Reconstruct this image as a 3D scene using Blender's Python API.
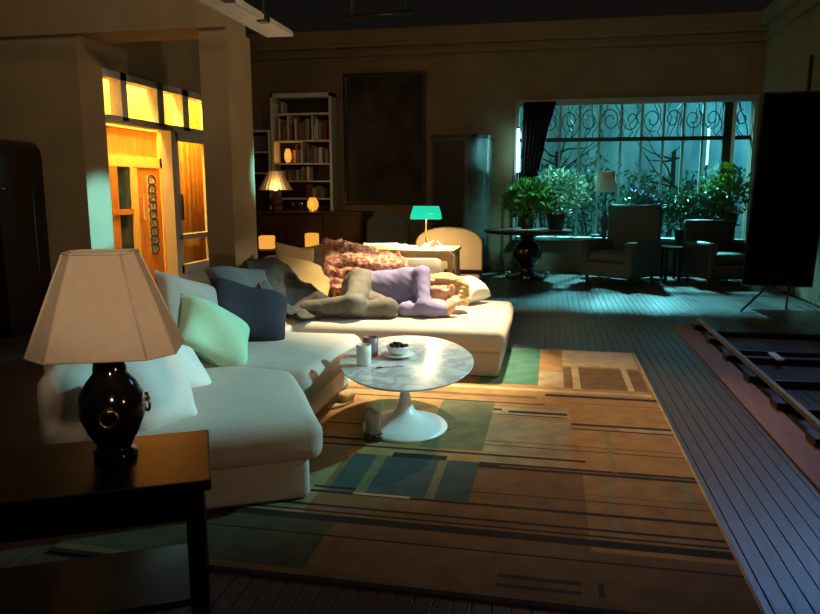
import bpy, bmesh, math, random
import numpy as np
from mathutils import Vector, Matrix

for o in list(bpy.data.objects): bpy.data.objects.remove(o)
SC = bpy.context.scene
COL = SC.collection
random.seed(7)
R = math.radians

# ------------------------------------------------------------------ camera
F = 701.0; CH = 1.30; YAW = R(11.3); PIT = R(9.48)
cam = bpy.data.cameras.new('camera'); camo = bpy.data.objects.new('camera', cam); COL.objects.link(camo)
cam.sensor_width = 36; cam.sensor_fit = 'HORIZONTAL'; cam.lens = F * 36 / 820
camo.location = (0, 0, CH); camo.rotation_euler = (R(90) - PIT, 0, YAW)
cam.clip_start = .05; cam.clip_end = 100
SC.camera = camo

# ------------------------------------------------------------------ world, exposure
w = bpy.data.worlds.new('world'); SC.world = w; w.use_nodes = True
w.node_tree.nodes['Background'].inputs[0].default_value = (.9, .75, .6, 1)
w.node_tree.nodes['Background'].inputs[1].default_value = .006
SC.view_settings.view_transform = 'Standard'; SC.view_settings.look = 'None'
SC.view_settings.exposure = 0; SC.view_settings.gamma = 1
SC.view_settings.use_curve_mapping = False

# ------------------------------------------------------------------ set lights (film lamps over the set, with added fills)
def aim(o, tgt):
    o.rotation_euler = (Vector(tgt) - o.location).to_track_quat('-Z', 'Y').to_euler()
def spot(name, loc, tgt, col, watts, deg, blend=.6, size=.15):
    l = bpy.data.lights.new(name, 'SPOT'); l.color = col; l.energy = watts
    l.spot_size = R(deg); l.spot_blend = blend; l.shadow_soft_size = size
    o = bpy.data.objects.new(name, l); COL.objects.link(o); o.location = loc; aim(o, tgt); return o
def area(name, loc, tgt, col, watts, sx, sy):
    l = bpy.data.lights.new(name, 'AREA'); l.color = col; l.energy = watts
    l.shape = 'RECTANGLE'; l.size = sx; l.size_y = sy
    o = bpy.data.objects.new(name, l); COL.objects.link(o); o.location = loc; aim(o, tgt); return o
WARM = (1.0, .62, .26); TEAL = (.30, .85, .90); BLUE = (.16, .42, 1.0)
spot('overhead_warm_lamp', (-.30, 6.6, 4.4), (-.95, 5.15, .3), (1, .78, .46), 3400, 31, .8, .10)
spot('rug_warm_lamp', (1.2, 6.8, 4.4), (.12, 4.2, 0), (1, .60, .22), 640, 36, 1.0, .15)
spot('teal_key_lamp', (3.2, 5.0, 2.9), (-1.8, 3.5, .45), (.32, .86, .92), 1200, 34, .8, .08)
spot('teal_door_lamp', (2.8, 8.8, 3.1), (-4.25, 6.08, 1.05), (.24, .84, .92), 7000, 6.5, .7, .05)
spot('cabinet_teal_lamp', (2.2, 9.2, 3.2), (-.95, 11.1, 1.9), (.24, .9, .92), 1300, 9, .8, .06)  # unseen spot added to strengthen the teal streak on the cabinet side
area('wall_glow_lamp', (-1.2, 2.4, 4.85), (-2.0, 9.5, 2.2), (1, .70, .40), 62, 2.0, 1.0)  # unseen overhead fill added to lift the walls
spot('blue_floor_lamp', (2.5, 8.3, 3.9), (1.25, 4.6, 0), (.24, .50, 1.0), 270, 54, 1.0, .3)
spot('teal_garden_lamp', (1.6, 14.4, 4.4), (.8, 9.4, 0), (.20, .85, .95), 10000, 60, .5, .15)
spot('plant_teal_lamp', (1.6, 9.6, 4.0), (-.15, 10.75, 1.2), (.30, .95, .85), 700, 27, .8, .12)
spot('garden_backdrop_lamp', (4.4, 12.8, 3.6), (2.7, 15.2, 1.9), (.10, .66, .80), 330, 80, 1.0, .4)
spot('lampshade_lamp', (.9, -1.3, 2.5), (-1.22, 1.85, 1.10), (1, .72, .48), 230, 13, .5, .12)  # unseen camera-side spot added to brighten the lampshade alone
spot('right_fill_lamp', (6.2, -.2, 2.5), (-2.4, 5.0, 1.7), (1, .66, .36), 400, 46, .9, .25)

# ------------------------------------------------------------------ pixel helpers
_fw = np.array([-math.sin(YAW)*math.cos(PIT), math.cos(YAW)*math.cos(PIT), -math.sin(PIT)])
_rt = np.array([math.cos(YAW), math.sin(YAW), 0]); _up = np.cross(_rt, _fw); _C = np.array([0, 0, CH])
def ray(x, y): return _fw + _rt*(x-410)/F - _up*(y-307)/F
def atz(x, y, z=0.): d = ray(x, y); return _C + d*(z-CH)/d[2]
def aty(x, y, Y): d = ray(x, y); return _C + d*Y/d[1]
def atx(x, y, X): d = ray(x, y); return _C + d*X/d[0]

# ------------------------------------------------------------------ materials
MATS = {}
def mat(name, col, rough=.6, spec=.4, metal=0., var=.12, scale=8., bump=0., bscale=60., emit=0., alpha=None,
        trans=0., sheen=0., coat=0., stretch=None, col2=None):
    if name in MATS: return MATS[name]
    m = bpy.data.materials.new(name); m.use_nodes = True; MATS[name] = m
    nt = m.node_tree; b = nt.nodes['Principled BSDF']; N = nt.nodes.new; L = nt.links.new
    tc = N('ShaderNodeTexCoord'); mp = N('ShaderNodeMapping'); L(tc.outputs['Object'], mp.inputs[0])
    if stretch: mp.inputs['Scale'].default_value = stretch
    nz = N('ShaderNodeTexNoise'); nz.inputs['Scale'].default_value = scale; nz.inputs['Detail'].default_value = 5
    L(mp.outputs[0], nz.inputs['Vector'])
    rp = N('ShaderNodeValToRGB'); L(nz.outputs['Fac'], rp.inputs[0])
    rp.color_ramp.elements[0].position = .3; rp.color_ramp.elements[1].position = .7
    c = np.array(col); a = np.clip(c*(1-var), 0, 1); e = np.clip(np.array(col2) if col2 else c*(1+var), 0, 1)
    rp.color_ramp.elements[0].color = (*a, 1); rp.color_ramp.elements[1].color = (*e, 1)
    L(rp.outputs[0], b.inputs['Base Color'])
    b.inputs['Roughness'].default_value = rough; b.inputs['Specular IOR Level'].default_value = spec
    b.inputs['Metallic'].default_value = metal
    if trans: b.inputs['Transmission Weight'].default_value = trans
    if sheen: b.inputs['Sheen Weight'].default_value = sheen
    if coat: b.inputs['Coat Weight'].default_value = coat; b.inputs['Coat Roughness'].default_value = .1
    if alpha is not None: b.inputs['Alpha'].default_value = alpha
    if emit:
        for el in rp.color_ramp.elements: el.color = tuple(v*.25 for v in list(el.color)[:3])+(1,)
        b.inputs['Emission Color'].default_value = (*col, 1); b.inputs['Emission Strength'].default_value = emit
    if bump:
        n2 = N('ShaderNodeTexNoise'); n2.inputs['Scale'].default_value = bscale; n2.inputs['Detail'].default_value = 3
        L(mp.outputs[0], n2.inputs['Vector'])
        bp = N('ShaderNodeBump'); bp.inputs['Strength'].default_value = bump; bp.inputs['Distance'].default_value = .01
        L(n2.outputs['Fac'], bp.inputs['Height']); L(bp.outputs[0], b.inputs['Normal'])
    return m
def thin_glass(name, col, alpha=.18):
    """a pane: mostly clear, a little glossy"""
    m = bpy.data.materials.new(name); m.use_nodes = True; nt = m.node_tree; N = nt.nodes.new; L = nt.links.new
    for n in list(nt.nodes): nt.nodes.remove(n)
    out = N('ShaderNodeOutputMaterial'); t = N('ShaderNodeBsdfTransparent'); g = N('ShaderNodeBsdfGlossy')
    t.inputs[0].default_value = (*col, 1); g.inputs['Roughness'].default_value = .05
    mx = N('ShaderNodeMixShader'); mx.inputs[0].default_value = .07; L(t.outputs[0], mx.inputs[1]); L(g.outputs[0], mx.inputs[2])
    L(mx.outputs[0], out.inputs[0]); return m

M = dict(
 fabric=mat('cream_upholstery', (.48, .44, .385), .9, .2, var=.06, scale=5, bump=.25, bscale=180, sheen=.15),
 wall=mat('beige_plaster', (.36, .28, .18), .9, .2, var=.10, scale=2.5, bump=.15, bscale=30),
 wallb=mat('brown_plaster', (.24, .185, .11), .9, .2, var=.12, scale=2, bump=.15, bscale=30),
 dark=mat('black_paint', (.004, .004, .005), .8, .2),
 darkwood=mat('dark_wood', (.014, .008, .006), .34, .5, var=.4, scale=4, stretch=(1, 12, 1), coat=.2),
 redwood=mat('stained_wood', (.05, .022, .012), .3, .5, var=.4, scale=4, stretch=(1, 10, 1)),
 plank=mat('floor_plank_wood', (.070, .048, .036), .30, .5, var=.35, scale=5, stretch=(14, 1, 1), bump=.2, bscale=20),
 joint=mat('floor_joint', (.006, .005, .004), .9),
 ply=mat('orange_board', (.19, .075, .028), .6, .3, var=.3, scale=5, stretch=(10, 1, 1)),
 rail=mat('grey_timber', (.16, .145, .12), .45, .4, var=.2, scale=6, stretch=(10, 1, 1)),
 white=mat('white_lacquer', (.80, .78, .74), .22, .5, var=.03),
 whitep=mat('white_painted_wood', (.62, .62, .60), .6, .3, var=.06),
 lampshade=mat('beige_lampshade_cloth', (.74, .60, .44), .85, .2, var=.04, scale=40, bump=.1, bscale=200),
 vase=mat('black_glaze', (.010, .008, .007), .10, .6, var=.3, coat=.6),
 brass=mat('brass', (.75, .52, .22), .25, metal=1.),
 chrome=mat('chrome', (.75, .75, .76), .12, metal=1.),
 mint=mat('mint_cotton', (.40, .66, .46), .9, .2, var=.05, bump=.2, bscale=120),
 palew=mat('white_cotton', (.74, .76, .74), .9, .2, var=.05, bump=.2, bscale=120),
 greyc=mat('grey_cotton', (.38, .35, .32), .9, .2, var=.07, bump=.2, bscale=120),
 navy=mat('navy_cotton', (.030, .030, .042), .9, .2, var=.1, bump=.2, bscale=120),
 slate=mat('slate_cotton', (.15, .145, .145), .9, .2, var=.1, bump=.2, bscale=120),
 charcoal=mat('charcoal_wool', (.085, .080, .075), .95, .1, var=.25, scale=30, bump=.4, bscale=150),
 yellow=mat('ochre_cotton', (.72, .55, .26), .9, .2, var=.08, bump=.2, bscale=120),
 tanp=mat('tan_cotton', (.50, .38, .22), .9, .2, var=.08, bump=.2, bscale=120),
 sweater=mat('lavender_knit', (.25, .24, .46), .9, .2, var=.08, scale=20, bump=.3, bscale=160),
 jeans=mat('faded_denim', (.16, .155, .14), .9, .2, var=.2, scale=14, bump=.25, bscale=160),
 skin=mat('skin', (.72, .42, .30), .55, .4, var=.08, scale=10),
 hair=mat('blonde_hair', (.66, .46, .20), .5, .4, var=.4, scale=30, stretch=(1, 6, 6), bump=.6, bscale=60),
 lid=mat('eyelash', (.06, .03, .02), .8), lips=mat('lips', (.55, .20, .17), .5),
 sock=mat('dark_sock', (.05, .055, .07), .95),
 amberwall=mat('amber_plaster', (.95, .70, .28), .8, .2, var=.05),
 amberwood=mat('honey_wood', (.62, .27, .07), .5, .4, var=.25, scale=4, stretch=(6, 6, 1)),
 ambercurt=mat('amber_curtain', (.85, .45, .12), .9, .1, var=.12),
 drape=mat('dark_drape', (.020, .014, .020), .95, .1, var=.3),
 leaf=mat('leaf_green', (.09, .26, .05), .45, .5, var=.4, scale=12),
 leafd=mat('leaf_dark', (.05, .17, .09), .45, .5, var=.4, scale=12),
 leafm=mat('leaf_silver_green', (.22, .42, .30), .45, .5, var=.4, scale=12),
 leafy=mat('leaf_yellow_green', (.30, .45, .06), .45, .5, var=.3, scale=12),
 petal=mat('violet_petal', (.28, .16, .48), .6, .3, var=.2),
 stem=mat('plant_stem', (.07, .08, .03), .8), soil=mat('soil', (.02, .014, .01), .95),
 pot=mat('dark_pot', (.03, .025, .025), .4, .5), iron=mat('wrought_iron', (.014, .016, .018), .5, .5),
 frame=mat('window_frame_paint', (.30, .34, .34), .5, .4, var=.05),
 backdrop=mat('garden_backdrop_cloth', (.42, .60, .68), .9, .1, var=.35, scale=1.6, stretch=(2, 1, .6)),
 bark=mat('bark', (.03, .028, .022), .9, .2),
 chairf=mat('tan_chair_cloth', (.22, .145, .07), .9, .2, var=.06, bump=.2, bscale=150),
 greychair=mat('grey_chair_cloth', (.10, .11, .12), .9, .2, var=.06),
 tealchair=mat('pale_teal_cloth', (.085, .12, .12), .85, .3, var=.08),
 paper=mat('paper', (.82, .80, .74), .8, .2, var=.02),
 greenglass=mat('green_lamp_glass', (.02, .80, .48), .15, .5, emit=.85, var=.05),
 bulbm=mat('bulb_glow', (1, .93, .72), .5, emit=60),
 ambere=mat('amber_glass_glow', (1, .42, .06), .4, emit=.9),
 ceram=mat('white_ceramic', (.80, .79, .76), .25, .5, var=.04), plum=mat('plum_ceramic', (.30, .17, .22), .4, .5, var=.2),
 coffee=mat('dried_buds', (.03, .022, .018), .9), wax=mat('candle_wax', (.70, .56, .50), .5, .4, var=.05),
 alu=mat('black_metal', (.03, .03, .034), .35, .5), flag=mat('black_cloth', (.004, .004, .005), .95, .05),
 fixt=mat('grey_fixture', (.80, .80, .78), .5, .4), marker=mat('board_white', (.5, .5, .48), .6),
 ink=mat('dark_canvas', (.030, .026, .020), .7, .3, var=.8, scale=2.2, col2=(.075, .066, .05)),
)
def marble():
    m = bpy.data.materials.new('white_marble'); m.use_nodes = True; nt = m.node_tree; N = nt.nodes.new; L = nt.links.new
    b = nt.nodes['Principled BSDF']; tc = N('ShaderNodeTexCoord')
    n = N('ShaderNodeTexNoise'); n.inputs['Scale'].default_value = 5.5; n.inputs['Detail'].default_value = 10; n.inputs['Distortion'].default_value = .7
    L(tc.outputs['Object'], n.inputs['Vector']); r = N('ShaderNodeValToRGB'); L(n.outputs['Fac'], r.inputs[0])
    r.color_ramp.elements[0].position = .40; r.color_ramp.elements[0].color = (.78, .77, .74, 1)
    r.color_ramp.elements[1].position = .62; r.color_ramp.elements[1].color = (.74, .73, .71, 1)
    e = r.color_ramp.elements.new(.49); e.color = (.46, .47, .47, 1)
    e = r.color_ramp.elements.new(.44); e.color = (.66, .66, .64, 1); e = r.color_ramp.elements.new(.54); e.color = (.62, .62, .60, 1)
    L(r.outputs[0], b.inputs['Base Color']); b.inputs['Roughness'].default_value = .24; return m
M['marble'] = marble()
M['pane'] = thin_glass('window_glass', (.93, .97, .97)); M['jar'] = thin_glass('jar_glass', (.90, .94, .94))
M['stained'] = mat('leaded_glass', (.16, .26, .50), .25, .5, var=.6, scale=26, col2=(.85, .90, 1.0))
M['blueglass'] = mat('blue_door_glass', (.02, .06, .10), .1, .5, var=.5, scale=6)
def floral():
    m = bpy.data.materials.new('floral_shawl'); m.use_nodes = True; nt = m.node_tree; N = nt.nodes.new; L = nt.links.new
    b = nt.nodes['Principled BSDF']; tc = N('ShaderNodeTexCoord')
    n = N('ShaderNodeTexNoise'); n.inputs['Scale'].default_value = 26; n.inputs['Detail'].default_value = 5
    L(tc.outputs['Object'], n.inputs['Vector']); r = N('ShaderNodeValToRGB'); L(n.outputs['Fac'], r.inputs[0])
    r.color_ramp.elements[0].position = .42; r.color_ramp.elements[0].color = (.22, .055, .045, 1)
    r.color_ramp.elements[1].position = .60; r.color_ramp.elements[1].color = (.62, .40, .25, 1)
    e = r.color_ramp.elements.new(.5); e.color = (.42, .17, .12, 1)
    L(r.outputs[0], b.inputs['Base Color']); b.inputs['Roughness'].default_value = .85; return m
M['floral'] = floral()

# ------------------------------------------------------------------ mesh helpers
def link(name, verts, faces, m, parent=None, smooth=False, mods=()):
    me = bpy.data.meshes.new(name); me.from_pydata([tuple(map(float, v)) for v in verts], [], [tuple(int(i) for i in f) for f in faces]); me.update()
    o = bpy.data.objects.new(name, me); COL.objects.link(o)
    if m is not None: me.materials.append(M[m] if isinstance(m, str) else m)
    if smooth: me.polygons.foreach_set('use_smooth', [True]*len(me.polygons))
    if parent is not None: put(o, parent)
    return o
def put(o, parent):
    """parent, keeping mesh coordinates in world space"""
    bpy.context.view_layer.update() if False else None
    o.parent = parent; o.matrix_parent_inverse = mw(parent).inverted()
def mw(o):
    m = Matrix.LocRotScale(o.location, o.rotation_euler, o.scale)
    return mw(o.parent) @ o.matrix_parent_inverse @ m if o.parent else m
def tag(o, label, cat, group=None):
    o['label'] = label; o['category'] = cat
    if group: o['group'] = group
    return o
def thing(name, loc, label, cat, group=None):
    o = bpy.data.objects.new(name, None); COL.objects.link(o); o.location = tuple(float(v) for v in loc); o.empty_display_size = .1
    return tag(o, label, cat, group)
def struct(o): o['kind'] = 'structure'; return o

class MB:
    def __init__(s): s.v = []; s.f = []
    def add(s, v, f):
        n = len(s.v); s.v += [tuple(p) for p in v]; s.f += [tuple(i+n for i in q) for q in f]; return s
    def box(s, a, b, bev=0.):
        (x0, y0, z0), (x1, y1, z1) = a, b
        x0, x1 = min(x0, x1), max(x0, x1); y0, y1 = min(y0, y1), max(y0, y1); z0, z1 = min(z0, z1), max(z0, z1)
        if bev <= 0:
            v = [(x, y, z) for z in (z0, z1) for y in (y0, y1) for x in (x0, x1)]
            f = [(0, 2, 3, 1), (4, 5, 7, 6), (0, 1, 5, 4), (2, 6, 7, 3), (0, 4, 6, 2), (1, 3, 7, 5)]
            return s.add(v, f)
        bm = bmesh.new(); bmesh.ops.create_cube(bm, size=1)
        for q in bm.verts: q.co = ((x0+x1)/2+q.co.x*(x1-x0), (y0+y1)/2+q.co.y*(y1-y0), (z0+z1)/2+q.co.z*(z1-z0))
        bmesh.ops.bevel(bm, geom=bm.edges[:], offset=bev, segments=2, affect='EDGES', profile=.6)
        bm.verts.index_update(); s.add([tuple(q.co) for q in bm.verts], [tuple(q.index for q in f.verts) for f in bm.faces]); bm.free(); return s
    def tube(s, pts, r, n=10, cap=True):
        P = [np.array(p, float) for p in pts]; rr = r if hasattr(r, '__len__') else [r]*len(P); v = []; f = []
        ref = None
        for i, p in enumerate(P):
            t = P[min(i+1, len(P)-1)] - P[max(i-1, 0)]; t /= np.linalg.norm(t)+1e-9
            if ref is None: ref = np.array([0, 0, 1.]) if abs(t[2]) < .9 else np.array([1., 0, 0])
            a = np.cross(t, ref); a /= np.linalg.norm(a)+1e-9; b = np.cross(a, t); ref = b
            for k in range(n):
                q = 2*math.pi*k/n; v.append(p + rr[i]*(a*math.cos(q)+b*math.sin(q)))
        for i in range(len(P)-1):
            for k in range(n): f.append((i*n+k, i*n+(k+1) % n, (i+1)*n+(k+1) % n, (i+1)*n+k))
        if cap: f.append(tuple(range(n))[::-1]); f.append(tuple((len(P)-1)*n+k for k in range(n)))
        return s.add(v, f)
    def lathe(s, prof, c=(0, 0, 0), n=28, sx=1., sy=1., cap=True):
        v = []; f = []
        for r, z in prof:
            for k in range(n):
                q = 2*math.pi*k/n; v.append((c[0]+r*sx*math.cos(q), c[1]+r*sy*math.sin(q), c[2]+z))
        for i in range(len(prof)-1):
            for k in range(n): f.append((i*n+k, i*n+(k+1) % n, (i+1)*n+(k+1) % n, (i+1)*n+k))
        if cap:
            f.append(tuple(range(n))[::-1]); f.append(tuple((len(prof)-1)*n+k for k in range(n)))
        return s.add(v, f)
    def prism(s, poly, z0, z1):
        n = len(poly); v = [(x, y, z0) for x, y in poly]+[(x, y, z1) for x, y in poly]
        f = [tuple(range(n))[::-1], tuple(range(n, 2*n))]+[(i, (i+1) % n, n+(i+1) % n, n+i) for i in range(n)]
        return s.add(v, f)
    def xf(s, fn): s.v = [tuple(fn(np.array(p, float))) for p in s.v]; return s
    def rotz(s, a, c):
        ca, sa = math.cos(a), math.sin(a)
        return s.xf(lambda p: (c[0]+(p[0]-c[0])*ca-(p[1]-c[1])*sa, c[1]+(p[0]-c[0])*sa+(p[1]-c[1])*ca, p[2]))
    def build(s, name, m, parent=None, smooth=False): return link(name, s.v, s.f, m, parent, smooth)
def box(name, a, b, m, parent=None, bev=0.): return MB().box(a, b, bev).build(name, m, parent)

def vnoise(P, sc, seed=0):
    """cheap smooth noise from sines"""
    rs = np.random.RandomState(seed); out = np.zeros(len(P))
    for k in range(6):
        d = rs.normal(size=3)*sc; out += np.sin(P@d + rs.rand()*6.28)/6
    return out
def rbox(cx, cy, z0, sx, sy, sz, r=.05, bulge=0., wr=0., rot=0., seed=0, n=7, piv=None):
    """soft rounded block, upright, with optional crowned top and wrinkles"""
    h = np.array([sx, sy, sz])/2; r = min(r, h.min()*.98); bm = bmesh.new()
    def ts(hh):
        e = [hh*math.cos(0)]; t = [hh - r*(1-math.sin(a)) for a in np.linspace(0, math.pi/2, 4)]
        inner = list(np.linspace(-(hh-r), hh-r, n)); arc = [hh-r+r*k/3 for k in (1, 2, 3)]
        return sorted(set([round(x, 5) for x in [-a for a in arc]+inner+arc]))
    ax = [ts(h[0]), ts(h[1]), ts(h[2])]; V = {}; vs = []; fs = []
    def vid(p):
        k = tuple(round(c, 5) for c in p)
        if k not in V: V[k] = len(vs); vs.append(np.array(p, float))
        return V[k]
    for d in range(3):
        a, b = [i for i in range(3) if i != d]
        for sgn in (-1, 1):
            for i in range(len(ax[a])-1):
                for j in range(len(ax[b])-1):
                    q = []
                    for (ii, jj) in ((i, j), (i+1, j), (i+1, j+1), (i, j+1)):
                        p = [0, 0, 0]; p[d] = sgn*h[d]; p[a] = ax[a][ii]; p[b] = ax[b][jj]; q.append(vid(p))
                    if (sgn > 0) == (d == 1): q = q[::-1]
                    fs.append(q)
    P = np.array(vs); q = np.clip(P, -(h-r), h-r); D = P-q; L = np.linalg.norm(D, axis=1, keepdims=True); L[L < 1e-9] = 1
    P = q + D/L*r
    if bulge:
        u = P/h; P[:, 2] += bulge*np.clip(1-u[:, 0]**4, 0, 1)*np.clip(1-u[:, 1]**4, 0, 1)*(u[:, 2] > .2)
        P[:, 0] += bulge*.6*np.sign(u[:, 0])*(abs(u[:, 0]) > .9)*np.clip(1-u[:, 2]**2, 0, 1)*np.clip(1-u[:, 1]**4, 0, 1)
        P[:, 1] += bulge*.6*np.sign(u[:, 1])*(abs(u[:, 1]) > .9)*np.clip(1-u[:, 2]**2, 0, 1)*np.clip(1-u[:, 0]**4, 0, 1)
    if wr: P[:, 2] += wr*vnoise(P, 9, seed)*(P[:, 2] > 0); P[:, :2] += (wr*.6*vnoise(P, 11, seed+1))[:, None]
    P[:, 2] += h[2]; ca, sa = math.cos(rot), math.sin(rot)
    X = P[:, 0]*ca-P[:, 1]*sa; Y = P[:, 0]*sa+P[:, 1]*ca
    mb = MB(); mb.v = [tuple(p) for p in np.stack([X+cx, Y+cy, P[:, 2]+z0], 1)]; mb.f = fs; return mb
def pillow(wd, ht, th, seed=0, wr=.02, n=18):
    """stuffed square cushion in the XZ plane, centred; thickness along Y"""
    t = np.linspace(-1, 1, n); vs = []; fs = []
    for s in (1, -1):
        for j in t:
            for i in t:
                pin = 1 - .10*(1-abs(i)**2)*abs(j)**6; pin2 = 1 - .10*(1-abs(j)**2)*abs(i)**6
                e = max(0, (1-abs(i)**3.0)*(1-abs(j)**3.0))**.5
                vs.append((i*wd/2*pin2, s*th/2*e, j*ht/2*pin))
    for s in (0, 1):
        for j in range(n-1):
            for i in range(n-1):
                q = [s*n*n+j*n+i, s*n*n+j*n+i+1, s*n*n+(j+1)*n+i+1, s*n*n+(j+1)*n+i]; fs.append(q if s else q[::-1])
    P = np.array(vs); P += wr*np.stack([vnoise(P, 9, seed), vnoise(P, 11, seed+3)*1.3, vnoise(P, 9, seed+5)], 1)
    mb = MB(); mb.v = [tuple(p) for p in P]; mb.f = fs; return mb
def place(mb, loc, rx=0, ry=0, rz=0):
    T = Matrix.Translation(Vector([float(v) for v in loc])) @ Matrix.Rotation(R(rz), 4, 'Z') @ Matrix.Rotation(R(ry), 4, 'Y') @ Matrix.Rotation(R(rx), 4, 'X')
    mb.v = [tuple(T @ Vector(p)) for p in mb.v]; return mb
def sheet(name, net, m, parent=None, wr=.015, sub=8, th=.012, seed=0, freq=16):
    """cloth through a grid of control points, wrinkled, with thickness"""
    A = np.array(net, float)
    def cr(A, axis):
        A = np.moveaxis(A, axis, 0); n = len(A); out = []
        for i in range(n-1):
            p0, p1, p2, p3 = A[max(i-1, 0)], A[i], A[i+1], A[min(i+2, n-1)]
            for k in range(sub):
                t = k/sub; out.append(.5*((2*p1)+(-p0+p2)*t+(2*p0-5*p1+4*p2-p3)*t*t+(-p0+3*p1-3*p2+p3)*t**3))
        out.append(A[-1]); return np.moveaxis(np.array(out), 0, axis)
    B = cr(cr(A, 0), 1); a, b = B.shape[:2]; P = B.reshape(-1, 3)
    nu = np.cross(np.gradient(B, axis=0).reshape(-1, 3), np.gradient(B, axis=1).reshape(-1, 3)); nu /= np.linalg.norm(nu, axis=1, keepdims=True)+1e-9
    P = P + nu*(wr*(vnoise(P, freq, seed)+.6*vnoise(P, freq*2.2, seed+9)))[:, None]
    fs = [(i*b+j, i*b+j+1, (i+1)*b+j+1, (i+1)*b+j) for i in range(a-1) for j in range(b-1)]
    o = link(name, P, fs, m, parent, True); s = o.modifiers.new('solid', 'SOLIDIFY'); s.thickness = th; s.offset = 0
    return o

# ================================================================== STRUCTURE
BW = 11.65                                     # back wall
Y1 = 5.90; XL = -4.246; XR = -2.79             # partition face, door wall, pillar end
# floor: planks run away from the camera
floor = struct(box('floor', (-7.2, .3, -.06), (3.1, BW, -.022), 'joint'))
pw = .062; me = None
for i in range(int((3.05+7.1)/pw)):
    x = -7.15 + i*pw
    if me is None:
        o = MB().box((0, .32, -.022), (pw-.003, BW-.005, 0), .002).build('plank', 'plank'); me = o.data
    else:
        o = bpy.data.objects.new('plank', me); COL.objects.link(o)
    o.location = (x, 0, random.uniform(-.0015, 0)); o.parent = floor
# back wall around the garden window
WX0, WX1, WZ0, WZ1 = -.55, 2.93, .55, 2.64
mb = MB().box((-7.2, BW, 0), (WX0, BW+.18, 3.86)).box((WX1, BW, 0), (3.3, BW+.18, 3.86)).box((WX0, BW, WZ1), (WX1, BW+.18, 3.86)).box((WX0, BW, 0), (WX1, BW+.18, WZ0))
struct(mb.build('wall_back', 'wallb'))
mb = MB()
for z0, z1, d in ((3.40, 3.43, .03), (3.46, 3.52, .05), (3.60, 3.66, .08), (3.66, 3.86, .12)): mb.box((-7.2, BW-d, z0), (3.0, BW, z1))
struct(mb.build('trim_1', 'wallb'))
struct(box('baseboard_back', (-7.2, BW-.02, 0), (3.0, BW, .16), 'wallb'))
mb = MB().box((3.02, 7.5, 0), (3.2, BW, 3.86)); struct(mb.build('wall_right', 'wallb'))
struct(MB().box((2.90, 7.5, 3.66), (3.02, BW, 3.86)).box((2.95, 7.5, 3.46), (3.02, BW, 3.52)).build('trim_2', 'wallb'))
struct(box('ceiling', (-7.2, -.5, 5.0), (3.4, BW+.3, 5.1), 'dark'))
# partition with the opening towards the amber doors
BZ = float(aty(85, 34, Y1)[2])
mb = MB().box((-7.2, Y1, 0), (XL, Y1+.36, BZ)); struct(mb.build('wall_left', 'wall'))
struct(MB().box((-7.2, Y1-.04, BZ), (XR, Y1+.40, 4.3)).build('wall_header', 'wall'))
struct(MB().box((XR-.26, Y1, 0), (XR, Y1+.49, BZ)).build('wall_pillar', 'wall'))
# door wall of the passage (faces +X)
DY0, DY1 = Y1+.36, 8.42
zt = float(atx(108, 70, XL)[2]); ztr = float(atx(109, 119, XL)[2]); zs = float(atx(174, 267, XL)[2]); zc = float(atx(176, 238, XL)[2])
struct(MB().box((XL-.12, DY0, zt), (XL, DY1+.1, 4.3)).box((XL-.12, DY1, 0), (XL, 9.4, 4.3)).build('wall_passage', 'wall'))
def yx(px, py=150, X=XL): return float(atx(px, py, X)[1])
door = struct(bpy.data.objects.new('door_1', None)); COL.objects.link(door); door.location = (XL, 7.2, 0)
T0, T1 = XL-.10, XL+.03
ya = [yx(x, 100) for x in (119, 125, 155, 161, 180, 186, 199)]
mb = MB().box((T0, DY0, zt-.07), (T1, DY1, zt)).box((T0, DY0, ztr-.03), (T1, DY1, ztr+.04)).box((T0, DY1-.06, 0), (T1, DY1, zt))
for k in (0, 2, 4): mb.box((T0, ya[k], ztr), (T1, ya[k+1], zt))
ym = yx(164, 200, T0)+.05; mb.box((T0, ym-.05, 0), (T1, ym+.04, ztr))
mb.build('door_frame', 'whitep', door)
edges = [DY0]+[v for v in ya[:6]]+[DY1-.06]
for k in (0, 2, 4, 6):
    box('transom_pane', (XL-.04, edges[k], ztr+.04), (XL-.034, edges[k+1], zt-.07), 'pane', door)
# right-hand glazed leaf
leaf = MB().box((XL-.06, ym+.06, zs-.10), (XL, DY1-.06, zs)).box((XL-.06, ym+.06, 0), (XL, DY1-.06, .08)).box((XL-.06, ym+.06, ztr-.12), (XL, DY1-.06, ztr-.03)).box((XL-.06, ym+.06, zc-.03), (XL, DY1-.06, zc+.03)) \
    .box((XL-.06, ym+.06, 0), (XL, ym+.15, ztr)).box((XL-.06, DY1-.15, 0), (XL, DY1-.06, ztr)).box((XL-.05, ym+.1, .05), (XL-.02, DY1-.1, zs-.05)).build('door_leaf', 'whitep', door)
for z0, z1 in ((zs, zc-.03), (zc+.03, ztr-.12)): box('pane', (XL-.035, ym+.15, z0), (XL-.03, DY1-.15, z1), 'pane', leaf)
box('door_pull', (XL+.0, ym+.09, .95), (XL+.05, ym+.12, 1.25), 'chrome', leaf)
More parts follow.
